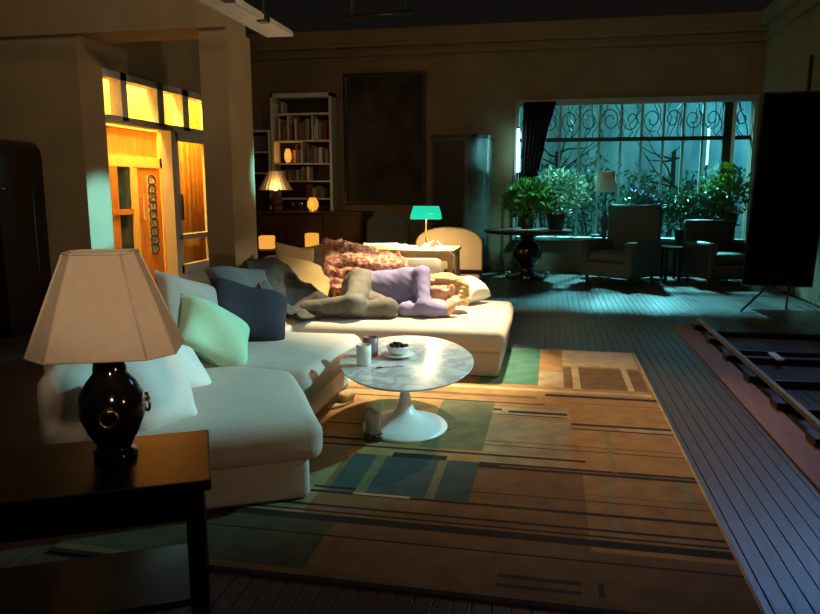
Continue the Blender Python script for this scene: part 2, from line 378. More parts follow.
# vestibule behind: amber room with its own inner door
XV = XL-.55
struct(MB().box((XV-1.2, DY0-.3, 0), (XV-1.1, 9.3, 3.0)).build('wall_vestibule_back', 'amberwall'))
struct(MB().box((XV-1.2, DY0-.3, 0), (XL-.12, DY0-.24, 3.0)).box((XV-1.2, 9.3, 0), (XL-.12, 9.36, 3.0)).build('wall_vestibule_side', 'amberwall'))
struct(box('ceiling_vestibule', (XV-1.2, DY0-.3, 3.0), (XL-.12, 9.36, 3.06), 'amberwall'))
inner = struct(bpy.data.objects.new('door_2', None)); COL.objects.link(inner); inner.location = (XV, 7.6, 0)
def vx(px, py): p = atx(px, py, XV); return float(p[1]), float(p[2])
f = MB(); y0, _ = vx(109, 200); y1, _ = vx(119, 200); yL0, _ = vx(134, 220); yL1, _ = vx(140, 220); yR0, _ = vx(163, 220); yR1, _ = vx(170, 220)
_, zA = vx(140, 130); _, zB = vx(140, 157); _, zC = vx(140, 168)
f.box((XV-.06, y0-.5, 0), (XV, y0, 3.0)).box((XV-.06, yL0, 0), (XV, yL1, zC)).box((XV-.06, yR0, 0), (XV, yR1+.05, 3.0)).box((XV-.06, y0-.5, zB-.12), (XV, yR1, zB)).box((XV-.06, y0-.5, zA), (XV, yR1, 3.0))
f.build('door_frame', 'amberwall', inner)
box('transom_panel', (XV-.05, y0, zB), (XV-.03, yR0, zA), 'amberwood', inner)
dl = box('door_leaf', (XV-.05, yL1, 0), (XV-.01, yR0, zB-.12), 'amberwood', inner)
g0, gz1 = vx(147, 176); g1, gz0 = vx(160, 252)
gl = box('leaded_glass', (XV-.012, g0, gz0), (XV-.002, g1, gz1), 'stained', dl)
mb = MB()
for k in range(9):
    z = gz0+(gz1-gz0)*(k+.5)/9; yc = (g0+g1)/2; r = (g1-g0)*.42
    mb.tube([(XV, yc+r*math.cos(q), z+r*.8*math.sin(q)) for q in np.linspace(0, 2*math.pi, 13)], .008, 5, False)
mb.build('leading', 'iron', gl)
mb = MB().tube([(XV+.03, yL1+.05, .95), (XV+.03, yL1+.05, 1.25)], .012).tube([(XV-.01, yL1+.05, 1.0), (XV+.03, yL1+.05, 1.0)], .008).tube([(XV-.01, yL1+.05, 1.2), (XV+.03, yL1+.05, 1.2)], .008); mb.build('door_handle', 'chrome', dl)
box('side_glass', (XV-.04, y1, 0), (XV-.02, yL0, zB-.12), 'blueglass', inner)
mb = MB().box((XV-.05, y0, .0), (XV+.0, y1, zB-.12)).box((XV-.05, y0, 1.02), (XV+.01, yL0, 1.08)); mb.build('side_light_frame', 'amberwood', inner)
# amber curtain behind the glazed leaf
cur = []
ny = 60; ys = np.linspace(yx(171, 200, XV+.12), 9.25, ny)
vs = []; fs = []
for j, z in enumerate((.02, 1.2, 2.9)):
    for i, y in enumerate(ys): vs.append((XV+.12+.06*math.sin(i*1.05)+.02*math.sin(i*2.3), y, z))
fs = [(j*ny+i, j*ny+i+1, (j+1)*ny+i+1, (j+1)*ny+i) for j in range(2) for i in range(ny-1)]
o = link('curtain', vs, fs, 'ambercurt', None, True); s_ = o.modifiers.new('s', 'SOLIDIFY'); s_.thickness = .01
tag(o, 'amber curtain in vertical folds behind the glazed door leaf', 'curtain')
# the lit lamp of that vestibule
vl = area('vestibule_lamp', (XL-.30, 7.7, 2.95), (XL-.30, 7.7, 0), (1, .53, .095), 230, .25, 2.4); vl.rotation_euler = (0, 0, 0)
vl = area('vestibule_back_lamp', (XV-.55, 7.7, 2.95), (XV-.55, 7.7, 0), (1, .53, .095), 200, .5, 2.4); vl.rotation_euler = (0, 0, 0)

# garden window
win = struct(bpy.data.objects.new('window_1', None)); COL.objects.link(win); win.location = ((WX0+WX1)/2, BW, WZ0)
mb = MB().box((WX0-.06, BW-.05, WZ1-.03), (WX1+.05, BW+.02, WZ1+.06)).box((WX0-.06, BW-.05, WZ0-.02), (WX0, BW+.02, WZ1)).box((WX1, BW-.05, WZ0), (WX1+.05, BW+.02, WZ1)).box((WX0-.06, BW-.12, WZ0-.05), (WX1+.05, BW+.02, WZ0))
mb.build('window_frame', 'frame', win)
ZT = float(aty(640, 139, BW+.1)[2])
box('transom', (WX0, BW+.06, ZT-.03), (WX1, BW+.13, ZT+.03), 'iron', win)
mx = [float(aty(p, 170, BW+.1)[0]) for p in (539, 558.7, 578, 598, 619, 639.5, 661, 680.6, 700)]
for x in mx: box('mullion', (x-.018, BW+.07, WZ0), (x+.018, BW+.12, WZ1), 'frame', win)
xp = float(aty(728, 150, BW+.1)[0]); box('window_post', (xp-.10, BW+.04, WZ0), (xp+.02, BW+.16, WZ1), 'iron', win)
box('post_edge', (xp+.02, BW+.03, WZ0), (xp+.07, BW+.16, WZ1), 'whitep', win)
b0 = [WX0]+mx+[xp-.10]; b1 = b0[1:]+[xp]
allp = list(zip(b0, b1))+[(xp+.07, WX1)]
allp = [(a, b) for a, b in allp if b-a > .05]
for a, b in allp:
    for z0, z1 in ((WZ0, ZT-.03), (ZT+.03, WZ1)):
        box('pane', (a+.015, BW+.093, z0), (b-.015, BW+.097, z1), 'pane', win)
# wrought scrollwork in the top lights
for k, (a, b) in enumerate(allp):
    if b-a < .15: continue
    mb = MB(); cx = (a+b)/2; r = min(.15, (b-a)*.44); cz = (ZT+WZ1)/2+.02; rs = np.random.RandomState(k+30); sg = 1 if k % 2 else -1; ph = rs.uniform(0, 6)
    sp = [(cx+sg*(r*(1-t*.7))*math.cos(t*rs_n+ph), BW+.15, cz+(r*(1-t*.7))*1.3*math.sin(t*rs_n+ph)) for rs_n in (rs.uniform(6, 10),) for t in np.linspace(0, 1, 30)]
    mb.tube(sp, .010, 6)
    for q in range(3):
        p0_ = np.array([rs.uniform(a, b), BW+.15, ZT]); pts = [p0_]
        for t in range(5): p0_ = p0_+np.array([rs.uniform(-.09, .09), 0, .11]); p0_[0] = min(max(p0_[0], a), b); p0_[2] = min(p0_[2], WZ1); pts.append(p0_)
        mb.tube(pts, .008, 5)
    mb.build('scrollwork', 'iron', win)
struct(box('ground_outside', (-3, BW+.18, -.06), (6, 16, -.02), 'soil'))
bd = box('garden_backdrop', (-2.5, 15.2, 0), (6, 15.25, 4.2), 'backdrop'); tag(bd, 'pale blue cloth backdrop behind the garden window', 'backdrop')
struct(bd)
# glowing tubes for the bright strips at the window
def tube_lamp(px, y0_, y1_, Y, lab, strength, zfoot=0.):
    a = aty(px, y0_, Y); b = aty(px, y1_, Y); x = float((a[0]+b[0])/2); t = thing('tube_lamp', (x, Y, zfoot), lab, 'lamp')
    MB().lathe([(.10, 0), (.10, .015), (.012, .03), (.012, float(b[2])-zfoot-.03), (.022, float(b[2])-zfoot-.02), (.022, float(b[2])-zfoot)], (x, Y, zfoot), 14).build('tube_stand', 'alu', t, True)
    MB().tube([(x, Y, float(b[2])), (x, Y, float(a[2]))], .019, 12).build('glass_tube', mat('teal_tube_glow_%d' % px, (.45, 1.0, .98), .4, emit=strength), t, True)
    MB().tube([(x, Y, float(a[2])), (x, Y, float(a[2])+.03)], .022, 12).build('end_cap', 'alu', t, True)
tube_lamp(708, 127, 165, 12.5, 'short upright teal glowing tube seen through the window, left of the post', 2.2, -.02)
tube_lamp(733, 107, 186, 12.3, 'tall upright glowing tube added for the bright post edge, seen through the window', 2.0, -.02)  # added glow for the bright edge of the window post
tube_lamp(518, 129, 172, 11.45, 'slim glowing tube added for the lit left reveal of the window', 12.0)  # added glow for the lit window reveal, also streaks the cabinet
# garden trees outside
def tree(x, y, h, seed, label):
    rs = np.random.RandomState(seed); t = thing('garden_tree', (x, y, -.02), label, 'tree', 'bare trees outside the window')
    mb = MB(); br = MB()
    top = (x+rs.uniform(-.2, .2), y, h*.6); mb.tube([(x, y, -.02), (x+rs.uniform(-.05, .05), y, h*.3), top], [.06, .05, .035], 7); mb.build('trunk', 'bark', t)
    for k in range(13):
        a = rs.uniform(0, 6.28); z0 = h*rs.uniform(.3, .6); L = rs.uniform(.5, 1.1)
        p = np.array([x, y, z0]); pts = [p]
        d = np.array([math.cos(a), .35*math.sin(a), rs.uniform(.3, 1.1)])
        for q in range(5): d = d+rs.normal(size=3)*.35; p = p+d/np.linalg.norm(d)*L/5; pts.append(p)
        br.tube(pts, [.020, .016, .012, .010, .007, .005], 5)
    br.build('branches', 'bark', t)
for i, (x, s_, l) in enumerate(((.1, 1, 'bare garden tree outside the window behind the left potted plants'), (1.0, 2, 'bare garden tree outside the middle of the window'), (2.1, 3, 'bare garden tree outside the window by its right post'), (-.6, 5, 'bare garden tree outside the window behind the dark drape'))):
    if i != 1: tree(x, 13.1+.2*i, 3.3, s_, l)

for i, (x, r_, lab) in enumerate(((-.1, .75, 'dark shrub outside the window behind the drape'), (.75, .7, 'dark shrub outside the window behind the cream lamp'), (1.7, .6, 'dark shrub outside the window between the armchairs'), (2.6, .5, 'dark shrub outside the window near its right end'))):
    t = thing('garden_shrub', (x, 13.6, -.02), lab, 'shrub', 'shrubs outside the window'); rs = np.random.RandomState(80+i); mb = MB()
    for k in range(9): a = rs.uniform(0, 6.28); mb.tube([(x, 13.6, -.02), (x+.25*r_*math.cos(a), 13.6+.2*math.sin(a), .6), (x+.7*r_*math.cos(a), 13.6+.3*math.sin(a), 1.1+.5*r_)], .010, 5)
    mb.build('stems', 'bark', t)
    P_ = rs.normal(size=(520, 3)); P_ /= np.linalg.norm(P_, axis=1, keepdims=True); P_ *= rs.rand(520, 1)**.45; vs = []; fs = []
    for q in P_:
        c = np.array([x+q[0]*r_, 13.6+q[1]*.4, 1.05+q[2]*(.95 if i < 2 else .6)]); a = rs.normal(size=3); a /= np.linalg.norm(a); b = np.cross(a, rs.normal(size=3)); b /= np.linalg.norm(b); n = len(vs)
        vs += [c, c+a*.06+b*.03, c+a*.15, c+a*.06-b*.03]; fs.append((n, n+1, n+2, n+3))
    link('foliage', vs, fs, 'leafd', t)['kind'] = 'stuff'
# ================================================================== RUG
rx0, rx1, ry0, ry1 = -1.75, .69, 2.06, 5.74
gold = (.31, .18, .062); brown = (.15, .085, .034); dk = (.018, .012, .010); teal_ = (.045, .15, .11); grn = (.12, .12, .058); tan_ = (.33, .26, .15); cream = (.44, .34, .18); dgr = (.035, .06, .055); ol = (.20, .17, .085)
rects = [ # x0,x1,y0,y1,colour painted in order (woven pattern)
 (rx0, rx1, ry0, ry1, gold), (rx0, .18, ry0, 3.15, brown), (.18, rx1, 2.50, 3.17, (.24, .14, .055)), (rx0, rx1, ry0, 2.44, (.15, .088, .036)),
 (-.45, -.05, 4.62, 5.74, teal_), (-.05, .12, 4.6, 5.0, tan_), (.12, .66, 5.2, 5.72, cream), (.12, .66, 4.60, 5.15, brown), (.18, .23, 4.58, 5.4, cream), (.53, .57, 4.60, 5.4, cream),
 (rx0, .66, 4.48, 4.54, cream), (.0, .69, 4.38, 4.43, dk), (-1.3, -.05, 4.3, 4.36, brown), (-.36, .14, 3.94, 4.10, tan_), (-.34, -.25, 4.03, 4.065, dk), (-.21, .13, 4.0, 4.04, dk), (-.34, .13, 3.95, 3.965, dk),
 (-.62, -.30, 3.35, 4.2, grn), (-.30, .14, 3.2, 3.9, (.26, .21, .12)),
 (.146, .69, 3.84, 3.875, dk), (.146, .69, 3.77, 3.79, dk),
 (-1.75, -.95, 2.5, 3.42, ol), (-.92, -.30, 2.76, 3.20, dgr), (-.80, -.75, 2.76, 3.2, grn), (-.49, -.45, 2.76, 3.2, grn), (-1.2, -.75, 3.38, 3.41, dk), (-.73, -.46, 3.19, 3.25, dk), (-1.2, .2, 3.295, 3.32, dk),
 (-.30, .69, 3.14, 3.21, dk), (-.2, .69, 3.17, 3.185, brown), (.27, .31, 2.60, 3.14, ol), (.59, .63, 2.70, 3.14, ol),
 (-.99, .69, 2.73, 2.755, dk), (-.99, -.80, 2.78, 2.80, dk), (-.8, -.55, 2.74, 2.76, tan_),
 (-1.75, -.80, 2.12, 2.48, (.055, .058, .034)), (-1.2, .69, 2.60, 2.62, dk), (-1.3, .69, 2.475, 2.53, dk), (-1.3, .69, 2.55, 2.565, dk),
 (-.30, .69, 3.50, 3.515, brown), (-.30, .69, 3.44, 3.45, dk), (-1.3, .0, 4.18, 4.20, dk), (.146, .69, 4.25, 4.265, brown), (-.2, .69, 2.92, 2.93, brown), (-1.3, .69, 2.36, 2.372, dk), (.40, .69, 3.79, 3.84, tan_), (-.30, .69, 2.86, 2.868, dk), (-1.2, -.5, 3.62, 3.64, dk), (-1.2, -.5, 3.70, 3.71, brown), (.32, .34, 3.2, 3.77, ol), (-.14, .14, 2.20, 2.225, (.05, .032, .02)), (-.14, .14, 2.145, 2.165, (.05, .032, .02)), (.19, .21, 2.14, 2.23, (.05, .032, .02)), (rx0, rx1, ry0, 2.085, dk), (rx1-.012, rx1, ry0, ry1, cream)]
xs = sorted(set([r[0] for r in rects]+[r[1] for r in rects])); ys = sorted(set([r[2] for r in rects]+[r[3] for r in rects]))
vs = [(x, y, .010) for y in ys for x in xs]; fs = []; cols = []; nx = len(xs)
for j in range(len(ys)-1):
    for i in range(nx-1):
        fs.append((j*nx+i, j*nx+i+1, (j+1)*nx+i+1, (j+1)*nx+i)); cx, cy = (xs[i]+xs[i+1])/2, (ys[j]+ys[j+1])/2
        c = gold
        for r in rects:
            if r[0] < cx < r[1] and r[2] < cy < r[3]: c = r[4]
        cols.append(c)
n0 = len(vs); vs += [(rx0, ry0, .001), (rx1, ry0, .001), (rx1, ry1, .001), (rx0, ry1, .001)]
cr_ = [0, nx-1, len(ys)*nx-1, (len(ys)-1)*nx]
bl = [[j*nx for j in range(len(ys))], list(range(nx)), [j*nx+nx-1 for j in range(len(ys))], [(len(ys)-1)*nx+i for i in range(nx)]]
fs += [tuple(bl[1])[::-1]+(n0, n0+1), tuple(bl[2])[::-1]+(n0+1, n0+2), tuple(bl[3])+(n0+2, n0+3), tuple(bl[0])+(n0+3, n0)]; cols += [brown]*4
rm = bpy.data.materials.new('woven_rug'); rm.use_nodes = True; nt = rm.node_tree; N = nt.nodes.new; L = nt.links.new; b = nt.nodes['Principled BSDF']
va = N('ShaderNodeVertexColor'); va.layer_name = 'weave'; tc = N('ShaderNodeTexCoord'); nz = N('ShaderNodeTexNoise'); nz.inputs['Scale'].default_value = 9; nz.inputs['Detail'].default_value = 6
L(tc.outputs['Object'], nz.inputs['Vector']); mr = N('ShaderNodeMapRange'); mr.inputs[3].default_value = .45; mr.inputs[4].default_value = 1.5; L(nz.outputs['Fac'], mr.inputs[0])
vm = N('ShaderNodeVectorMath'); vm.operation = 'SCALE'; L(va.outputs[0], vm.inputs[0]); L(mr.outputs[0], vm.inputs['Scale']); L(vm.outputs[0], b.inputs['Base Color'])
b.inputs['Roughness'].default_value = .85; b.inputs['Specular IOR Level'].default_value = .25
wv = N('ShaderNodeTexNoise'); wv.inputs['Scale'].default_value = 220; L(tc.outputs['Object'], wv.inputs['Vector']); bp = N('ShaderNodeBump'); bp.inputs['Strength'].default_value = .3; bp.inputs['Distance'].default_value = .004; L(wv.outputs['Fac'], bp.inputs['Height']); L(bp.outputs[0], b.inputs['Normal'])
rug = link('area_rug', vs, fs, rm); ca = rug.data.color_attributes.new('weave', 'FLOAT_COLOR', 'CORNER')
for p_, c in zip(rug.data.polygons, cols):
    for li in p_.loop_indices: ca.data[li].color = (*c, 1)
tag(rug, 'large gold, brown and green patchwork rug under the coffee table', 'rug')

# ================================================================== SOFA
A28 = R(28); ZB = .011
sofa = thing('sectional_sofa', (-2.3, 4.3, ZB), 'long cream sectional sofa with a chaise at each end, cushions along its back', 'sofa')
U = np.array([math.cos(A28), math.sin(A28)]); Vv = np.array([-math.sin(A28), math.cos(A28)])
RC = np.array([-.895, 2.645])
# near chaise, turned 28 degrees
def lblock(name, u0, u1, v0, v1, z0, sz, r, **k):
    c = RC + U*(u0+u1)/2 + Vv*(v0+v1)/2
    return rbox(c[0], c[1], z0, abs(u1-u0), abs(v1-v0), sz, r, rot=A28, **k).build(name, 'fabric', sofa, True)
lblock('chaise_base', -.93, -.05, .04, 1.15, ZB, .19, .03)
lblock('chaise_cushion', -.93, .0, -.02, 1.16, ZB+.18, .165, .055, bulge=.012, wr=.012, seed=2)
lblock('chaise_arm', -1.14, -.92, .35, 1.15, ZB, .53, .09, wr=.008, seed=4)
# middle section
rbox(-1.89, 3.90, ZB, 1.20, 1.04, .19, .03).build('middle_base', 'fabric', sofa, True)
rbox(-1.85, 3.90, ZB+.18, 1.30, 1.08, .17, .07, bulge=.014, wr=.014, seed=5).build('middle_cushion', 'fabric', sofa, True)
rbox(-2.15, 4.57, ZB, .70, .32, .33, .03).build('corner_base', 'fabric', sofa, True)
rbox(-2.56, 4.0, ZB, .26, 1.6, .56, .09, wr=.008, seed=6).build('middle_backrest', 'fabric', sofa, True)
# far chaise
rbox(-1.40, 5.40, ZB, 2.16, 1.30, .19, .03).build('far_chaise_base', 'fabric', sofa, True)
rbox(-1.385, 5.39, ZB+.18, 2.19, 1.36, .16, .055, bulge=.012, wr=.012, seed=8).build('far_chaise_cushion', 'fabric', sofa, True)
rbox(-2.56, 5.42, ZB, .26, 1.30, .60, .09, wr=.008, seed=9).build('corner_backrest', 'fabric', sofa, True)
rbox(-1.80, 6.20, ZB, 1.74, .24, .68, .09, wr=.008, seed=10).build('far_backrest', 'fabric', sofa, True)
ZSE = ZB+.18+.16+.012     # far seat top  (.363)

# cushions on the sofa
def cushion(loc, wd, ht, th, m, lab, rx, ry, rz, seed, wr=.02):
    o = place(pillow(wd, ht, th, seed, wr), loc, rx, ry, rz).build('cushion', m, None, True)
    return tag(o, lab, 'cushion', 'loose cushions on the sofa')
def C(px, py, z): return atz(px, py, z)
cushion(C(151, 388, .50), .36, .36, .19, 'palew', 'white cushion just behind the vase of the big lamp', -24, 0, 58, 1, .035)
cushion(C(180, 366, .46), .30, .30, .11, 'palew', 'small white cushion lying behind the green one', -50, 20, 70, 2)
cushion(C(211, 335, .52), .46, .34, .21, 'mint', 'mint green cushion leaning in the middle of the cushion row', -42, 28, 40, 3, .04)
cushion(C(190, 309, .60), .44, .40, .21, 'greyc', 'grey cushion propped behind the mint green one', -26, 18, 62, 4, .04)
cushion(C(247, 315, .52), .54, .40, .22, 'navy', 'navy blue cushion leaning beside the mint green one', -36, 20, 42, 5, .035)
cushion(C(243, 284, .66), .44, .30, .14, 'slate', 'slate grey cushion lying on top behind the navy one', -55, 8, 50, 6, .025)
cushion(C(303, 283, .56), .50, .42, .20, 'yellow', 'ochre yellow cushion leaning against the sofa corner', -40, 22, 30, 8, .025)
cushion(C(294, 262, .72), .34, .30, .12, 'tanp', 'tan cushion peeking up behind the ochre yellow one', -18, 10, 38, 9)
cushion(C(326, 263, .62), .40, .40, .13, 'tanp', 'tan cushion between the ochre cushion and the floral shawl', -20, -14, 15, 11)
cushion(C(470, 289, .475), .30, .27, .17, 'palew', 'white pillow under the sleeper\'s head', -62, 0, 62, 12, .015)

# throws
def net(rows): return [[C(*p) for p in r] for r in rows]
o = sheet('throw', net([[(243, 262, .76), (262, 258, .78), (285, 262, .76)], [(255, 275, .70), (278, 272, .70), (300, 278, .66)], [(272, 290, .60), (296, 287, .58), (318, 290, .54)], [(290, 306, .46), (312, 302, .46), (332, 302, .45)], [(300, 318, .40), (320, 314, .40), (340, 310, .40)]]), 'charcoal', None, .03, seed=3)
tag(o, 'charcoal wool throw draped down over the sofa back', 'blanket')
o = sheet('throw', net([[(247, 258, .74), (252, 255, .75)], [(258, 284, .66), (266, 281, .67)], [(272, 302, .56), (281, 299, .57)], [(290, 315, .44), (300, 311, .45)]]), 'slate', None, .02, seed=8)
tag(o, 'slate blue scarf hanging beside the navy cushion', 'scarf')
o = sheet('throw', net([[(322, 240, .82), (350, 243, .80), (385, 250, .76), (408, 262, .70)], [(324, 255, .76), (350, 258, .74), (380, 264, .70), (408, 268, .66)], [(324, 272, .64), (346, 274, .62), (374, 274, .62), (404, 276, .58)], [(330, 292, .48), (346, 290, .50), (366, 288, .52), (398, 286, .48)], [(336, 306, .38), (346, 304, .40), (360, 300, .40), (390, 296, .40)]]), 'floral', None, .06, seed=5, freq=22)
tag(o, 'red and cream floral shawl bunched over the back of the sofa', 'blanket')
o = sheet('cloth', net([[(288, 296, .46), (300, 292, .47), (308, 297, .45)], [(290, 305, .42), (301, 303, .44), (309, 306, .42)], [(293, 311, .39), (302, 311, .40), (309, 311, .39)]]), 'palew', None, .03, seed=15)
tag(o, 'small crumpled pale cloth lying by the sleeper\'s feet', 'cloth')

# ================================================================== SLEEPER (signed distance body)
def surface(fn, lo, hi, vox, name, m, parent=None):
    lo = np.array(lo); hi = np.array(hi); n = np.ceil((hi-lo)/vox).astype(int)+1
    g = np.stack(np.meshgrid(*[lo[i]+vox*np.arange(n[i]) for i in range(3)], indexing='ij'), -1)
    D = fn(g.reshape(-1, 3)).reshape(n)
    ins = D < 0
    cells = np.zeros(n-1, int); acc = np.zeros((*(n-1), 3)); cnt = np.zeros(n-1)
    cor = [(i, j, k) for i in (0, 1) for j in (0, 1) for k in (0, 1)]
    sl = lambda c: tuple(slice(c[i], n[i]-1+c[i]) for i in range(3))
    for a in cor:
        for ax in range(3):
            if a[ax] == 1: continue
            bb = list(a); bb[ax] = 1; da, db = D[sl(a)], D[sl(bb)]; cr = (da < 0) != (db < 0)
            t = np.where(cr, da/np.where(cr, da-db, 1), 0); p = np.zeros((*(n-1), 3)); p += np.array(a); p[..., ax] = t
            acc += np.where(cr[..., None], p, 0); cnt += cr
    act = cnt > 0; idx = -np.ones(n-1, int); idx[act] = np.arange(act.sum())
    V = (np.argwhere(act)+acc[act]/cnt[act][:, None])*vox+lo; fs = []
    for ax in range(3):
        b_, c_ = (ax+1) % 3, (ax+2) % 3
        s0 = [slice(1, -1)]*3; s1 = [slice(1, -1)]*3
        s0[ax] = slice(0, n[ax]-1); s1[ax] = slice(1, n[ax])
        A_, B_ = ins[tuple(s0)], ins[tuple(s1)]; cr = np.argwhere(A_ != B_)
        off = np.array([1, 1, 1]); off[ax] = 0
        for q in cr:
            e = q+off; cs = []
            for db, dc in ((0, 0), (-1, 0), (-1, -1), (0, -1)):
                c = e.copy(); c[b_] += db; c[c_] += dc; cs.append(idx[tuple(c)])
            if min(cs) < 0: continue
            fs.append(cs if A_[tuple(q)] else cs[::-1])
    return link(name, V, fs, m, parent, True)
def cap(a, b, ra, rb):
    a = np.array(a, float); b = np.array(b, float)
    def f(P):
        d = b-a; t = np.clip((P-a)@d/(d@d), 0, 1); return np.linalg.norm(P-a-t[:, None]*d, axis=1)-(ra+(rb-ra)*t)
    return f
def ell(c, ax, rad):
    c = np.array(c, float); ax = np.array(ax, float); rad = np.array(rad, float)
    def f(P):
        q = (P-c)@ax.T; k0 = np.linalg.norm(q/rad, axis=1); k1 = np.linalg.norm(q/rad**2, axis=1)+1e-9; return k0*(k0-1)/k1
    return f
def union(fs, k):
    def f(P):
        d = None
        for g in fs:
            e = g(P)
            if d is None: d = e
            else:
                h = np.clip(k-abs(d-e), 0, None)/k; d = np.minimum(d, e)-h*h*k*.25
        return d
    return f
def frame(x, y):
    x = np.array(x, float); x /= np.linalg.norm(x); y = np.array(y, float); y -= x*(x@y); y /= np.linalg.norm(y); return np.array([x, y, np.cross(x, y)])
ZS = ZSE
pel = np.array([-1.46, 5.36, ZS+.15]); che = np.array([-1.08, 5.36, ZS+.165]); nek = np.array([-.885, 5.38, ZS+.16])
hd = np.array([-.765, 5.36, ZS+.165])
SR = np.array([-.965, 5.30, ZS+.285]); SL = np.array([-.96, 5.31, ZS+.07])
ER = np.array([-.905, 5.06, ZS+.075]); WR_ = np.array([-.735, 5.10, ZS+.045])
EL = np.array([-1.06, 5.10, ZS+.045]); WL = np.array([-.83, 5.08, ZS+.04])
HR = np.array([-1.455, 5.30, ZS+.215]); HL = np.array([-1.45, 5.31, ZS+.085])
KR = np.array([-1.40, 4.90, ZS+.11]); AR = np.array([-1.77, 4.90, ZS+.06])
KL = np.array([-1.17, 5.02, ZS+.065]); AL = np.array([-1.50, 4.96, ZS+.045])
TR = np.array([-1.93, 4.84, ZS+.04]); TL = np.array([-1.66, 4.86, ZS+.035])
TX = frame(che-pel, (0, -1, 0))           # body axis, front, and side
torso = [ell(pel, TX, (.16, .115, .165)), ell((pel+che)/2, TX, (.2, .105, .135)), ell(che, TX, (.19, .115, .165)), cap(SL, SR, .06, .06)]
armR = [cap(SR, ER, .052, .042), cap(ER, WR_, .042, .029)]; armL = [cap(SL, EL, .05, .04), cap(EL, WL, .04, .028)]
legR = [cap(HR, KR, .088, .06), cap(KR, AR, .058, .038)]; legL = [cap(HL, KL, .088, .058), cap(KL, AL, .056, .037)]
feet = [cap(AR, TR, .036, .028), cap(AL, TL, .036, .028)]
HX = frame((.93, .10, .06), (-.12, -.90, .06))    # crown direction, face direction, right ear
cr_, fa_ = HX[0], HX[1]; er_ = -HX[2]; HS = 1.14
def hp(a, b, c): return hd+(cr_*a+fa_*b+er_*c)*HS
def hr(*r): return tuple(v*HS for v in r)
head = [ell(hp(.03, -.015, 0), HX, hr(.098, .098, .078)), ell(hp(-.035, .035, 0), HX, hr(.085, .062, .058)), cap(hp(-.09, .05, 0), hp(-.08, .058, 0), .034, .034), cap(nek-cr_*.05, hp(-.04, -.02, 0), .058, .056)]
nose = [cap(hp(.012, .088, 0), hp(-.024, .108, 0), .011, .016), ell(hp(-.02, .0, .078), HX, hr(.03, .018, .01)), ell(hp(.03, .085, .0), HX, hr(.014, .016, .05)), cap(hp(-.058, .092, -.016), hp(-.058, .092, .016), .010, .010)]
def hand(wrist, d, n, side):
    d = np.array(d, float); d /= np.linalg.norm(d); n = np.array(n, float); n -= d*(d@n); n /= np.linalg.norm(n); s = np.cross(d, n)*side
    out = [cap(wrist, wrist+d*.03, .026, .028), cap(wrist+d*.04-s*.018, wrist+d*.08-s*.022, .016, .013), cap(wrist+d*.04+s*.018, wrist+d*.08+s*.022, .017, .013), cap(wrist+d*.04, wrist+d*.085, .018, .013)]
    fing = []
    for q, L_ in ((-.03, .052), (-.010, .068), (.011, .074), (.031, .066)):
        b0_ = wrist+d*.085+s*q; m1 = b0_+d*L_*.5+n*.010; e1 = m1+d*L_*.32+n*.026; fing.append([cap(b0_, m1, .0095, .009), cap(m1, e1, .009, .0075)])
    tb = wrist+d*.03+s*.026; fing.append([cap(tb, tb+d*.03+s*.022, .012, .0105), cap(tb+d*.03+s*.022, tb+d*.06+s*.022+n*.012, .0105, .009)])
    return out, fing
HRb, HRf = hand(WR_, (.35, .25, .55), (.3, .9, -.1), 1)
HLb, HLf = hand(WL, (.9, .3, .1), (.1, .5, .8), -1)
core = union(torso+armR+armL+legR+legL+feet+head+HRb+HLb, .035)
fine = union(nose, .012)
def body_fn(P):
    d = core(P); e = fine(P); h = np.clip(.014-abs(d-e), 0, None)/.014; d = np.minimum(d, e)-h*h*.014*.25
    for ch in HRf+HLf:
        e = union(ch, .006)(P); h = np.clip(.006-abs(d-e), 0, None)/.006; d = np.minimum(d, e)-h*h*.006*.25
    return d
per = thing('person', (-1.2, 5.3, ZS), 'person asleep on their side on the far chaise, in lavender sweater and grey jeans', 'person')
body = surface(body_fn, (-2.02, 4.72, ZS-.03), (-.55, 5.58, ZS+.42), .0105, 'body', 'skin', per)
def wrinkle(P, s, a): return a*(vnoise(P, 26, s)+.7*vnoise(P, 48, s+2))
sw = union(torso[1:]+[cap(pel+TX[0]*.10, che, .13, .13)]+armR[:1]+armL[:1]+[cap(ER, WR_*.9+ER*.1, .042, .03), cap(EL, WL*.9+EL*.1, .04, .03)], .04)
swf = lambda P: np.maximum(sw(P)-.013+wrinkle(P, 4, .007), -((P-(pel+TX[0]*.06))@TX[0]))
surface(lambda P: np.maximum(swf(P), (P-(nek-cr_*.015))@cr_-.0+.0*P[:, 0] - 10*((P[:, 1] < 5.12) & (P[:, 2] < ZS+.2))), (-1.45, 4.92, ZS-.04), (-.66, 5.56, ZS+.40), .0115, 'sweater', 'sweater', per)
jn = union([torso[0], cap(HL, HR, .09, .09)]+[cap(HR, KR, .094, .066), cap(KR, AR, .064, .052)]+[cap(HL, KL, .094, .064), cap(KL, AL, .062, .052)], .03)
surface(lambda P: np.maximum(jn(P)-.010+wrinkle(P, 7, .006), np.where(P[:, 1] > 5.22, (P-(pel+TX[0]*.12))@TX[0], -1.)), (-1.86, 4.74, ZS-.05), (-1.05, 5.58, ZS+.36), .0115, 'jeans', 'jeans', per)
surface(lambda P: union([cap(AR, TR, .045, .036), cap(AL, TL, .045, .036)], .02)(P), (-2.02, 4.76, ZS-.03), (-1.44, 5.06, ZS+.16), .0105, 'socks', 'sock', per)
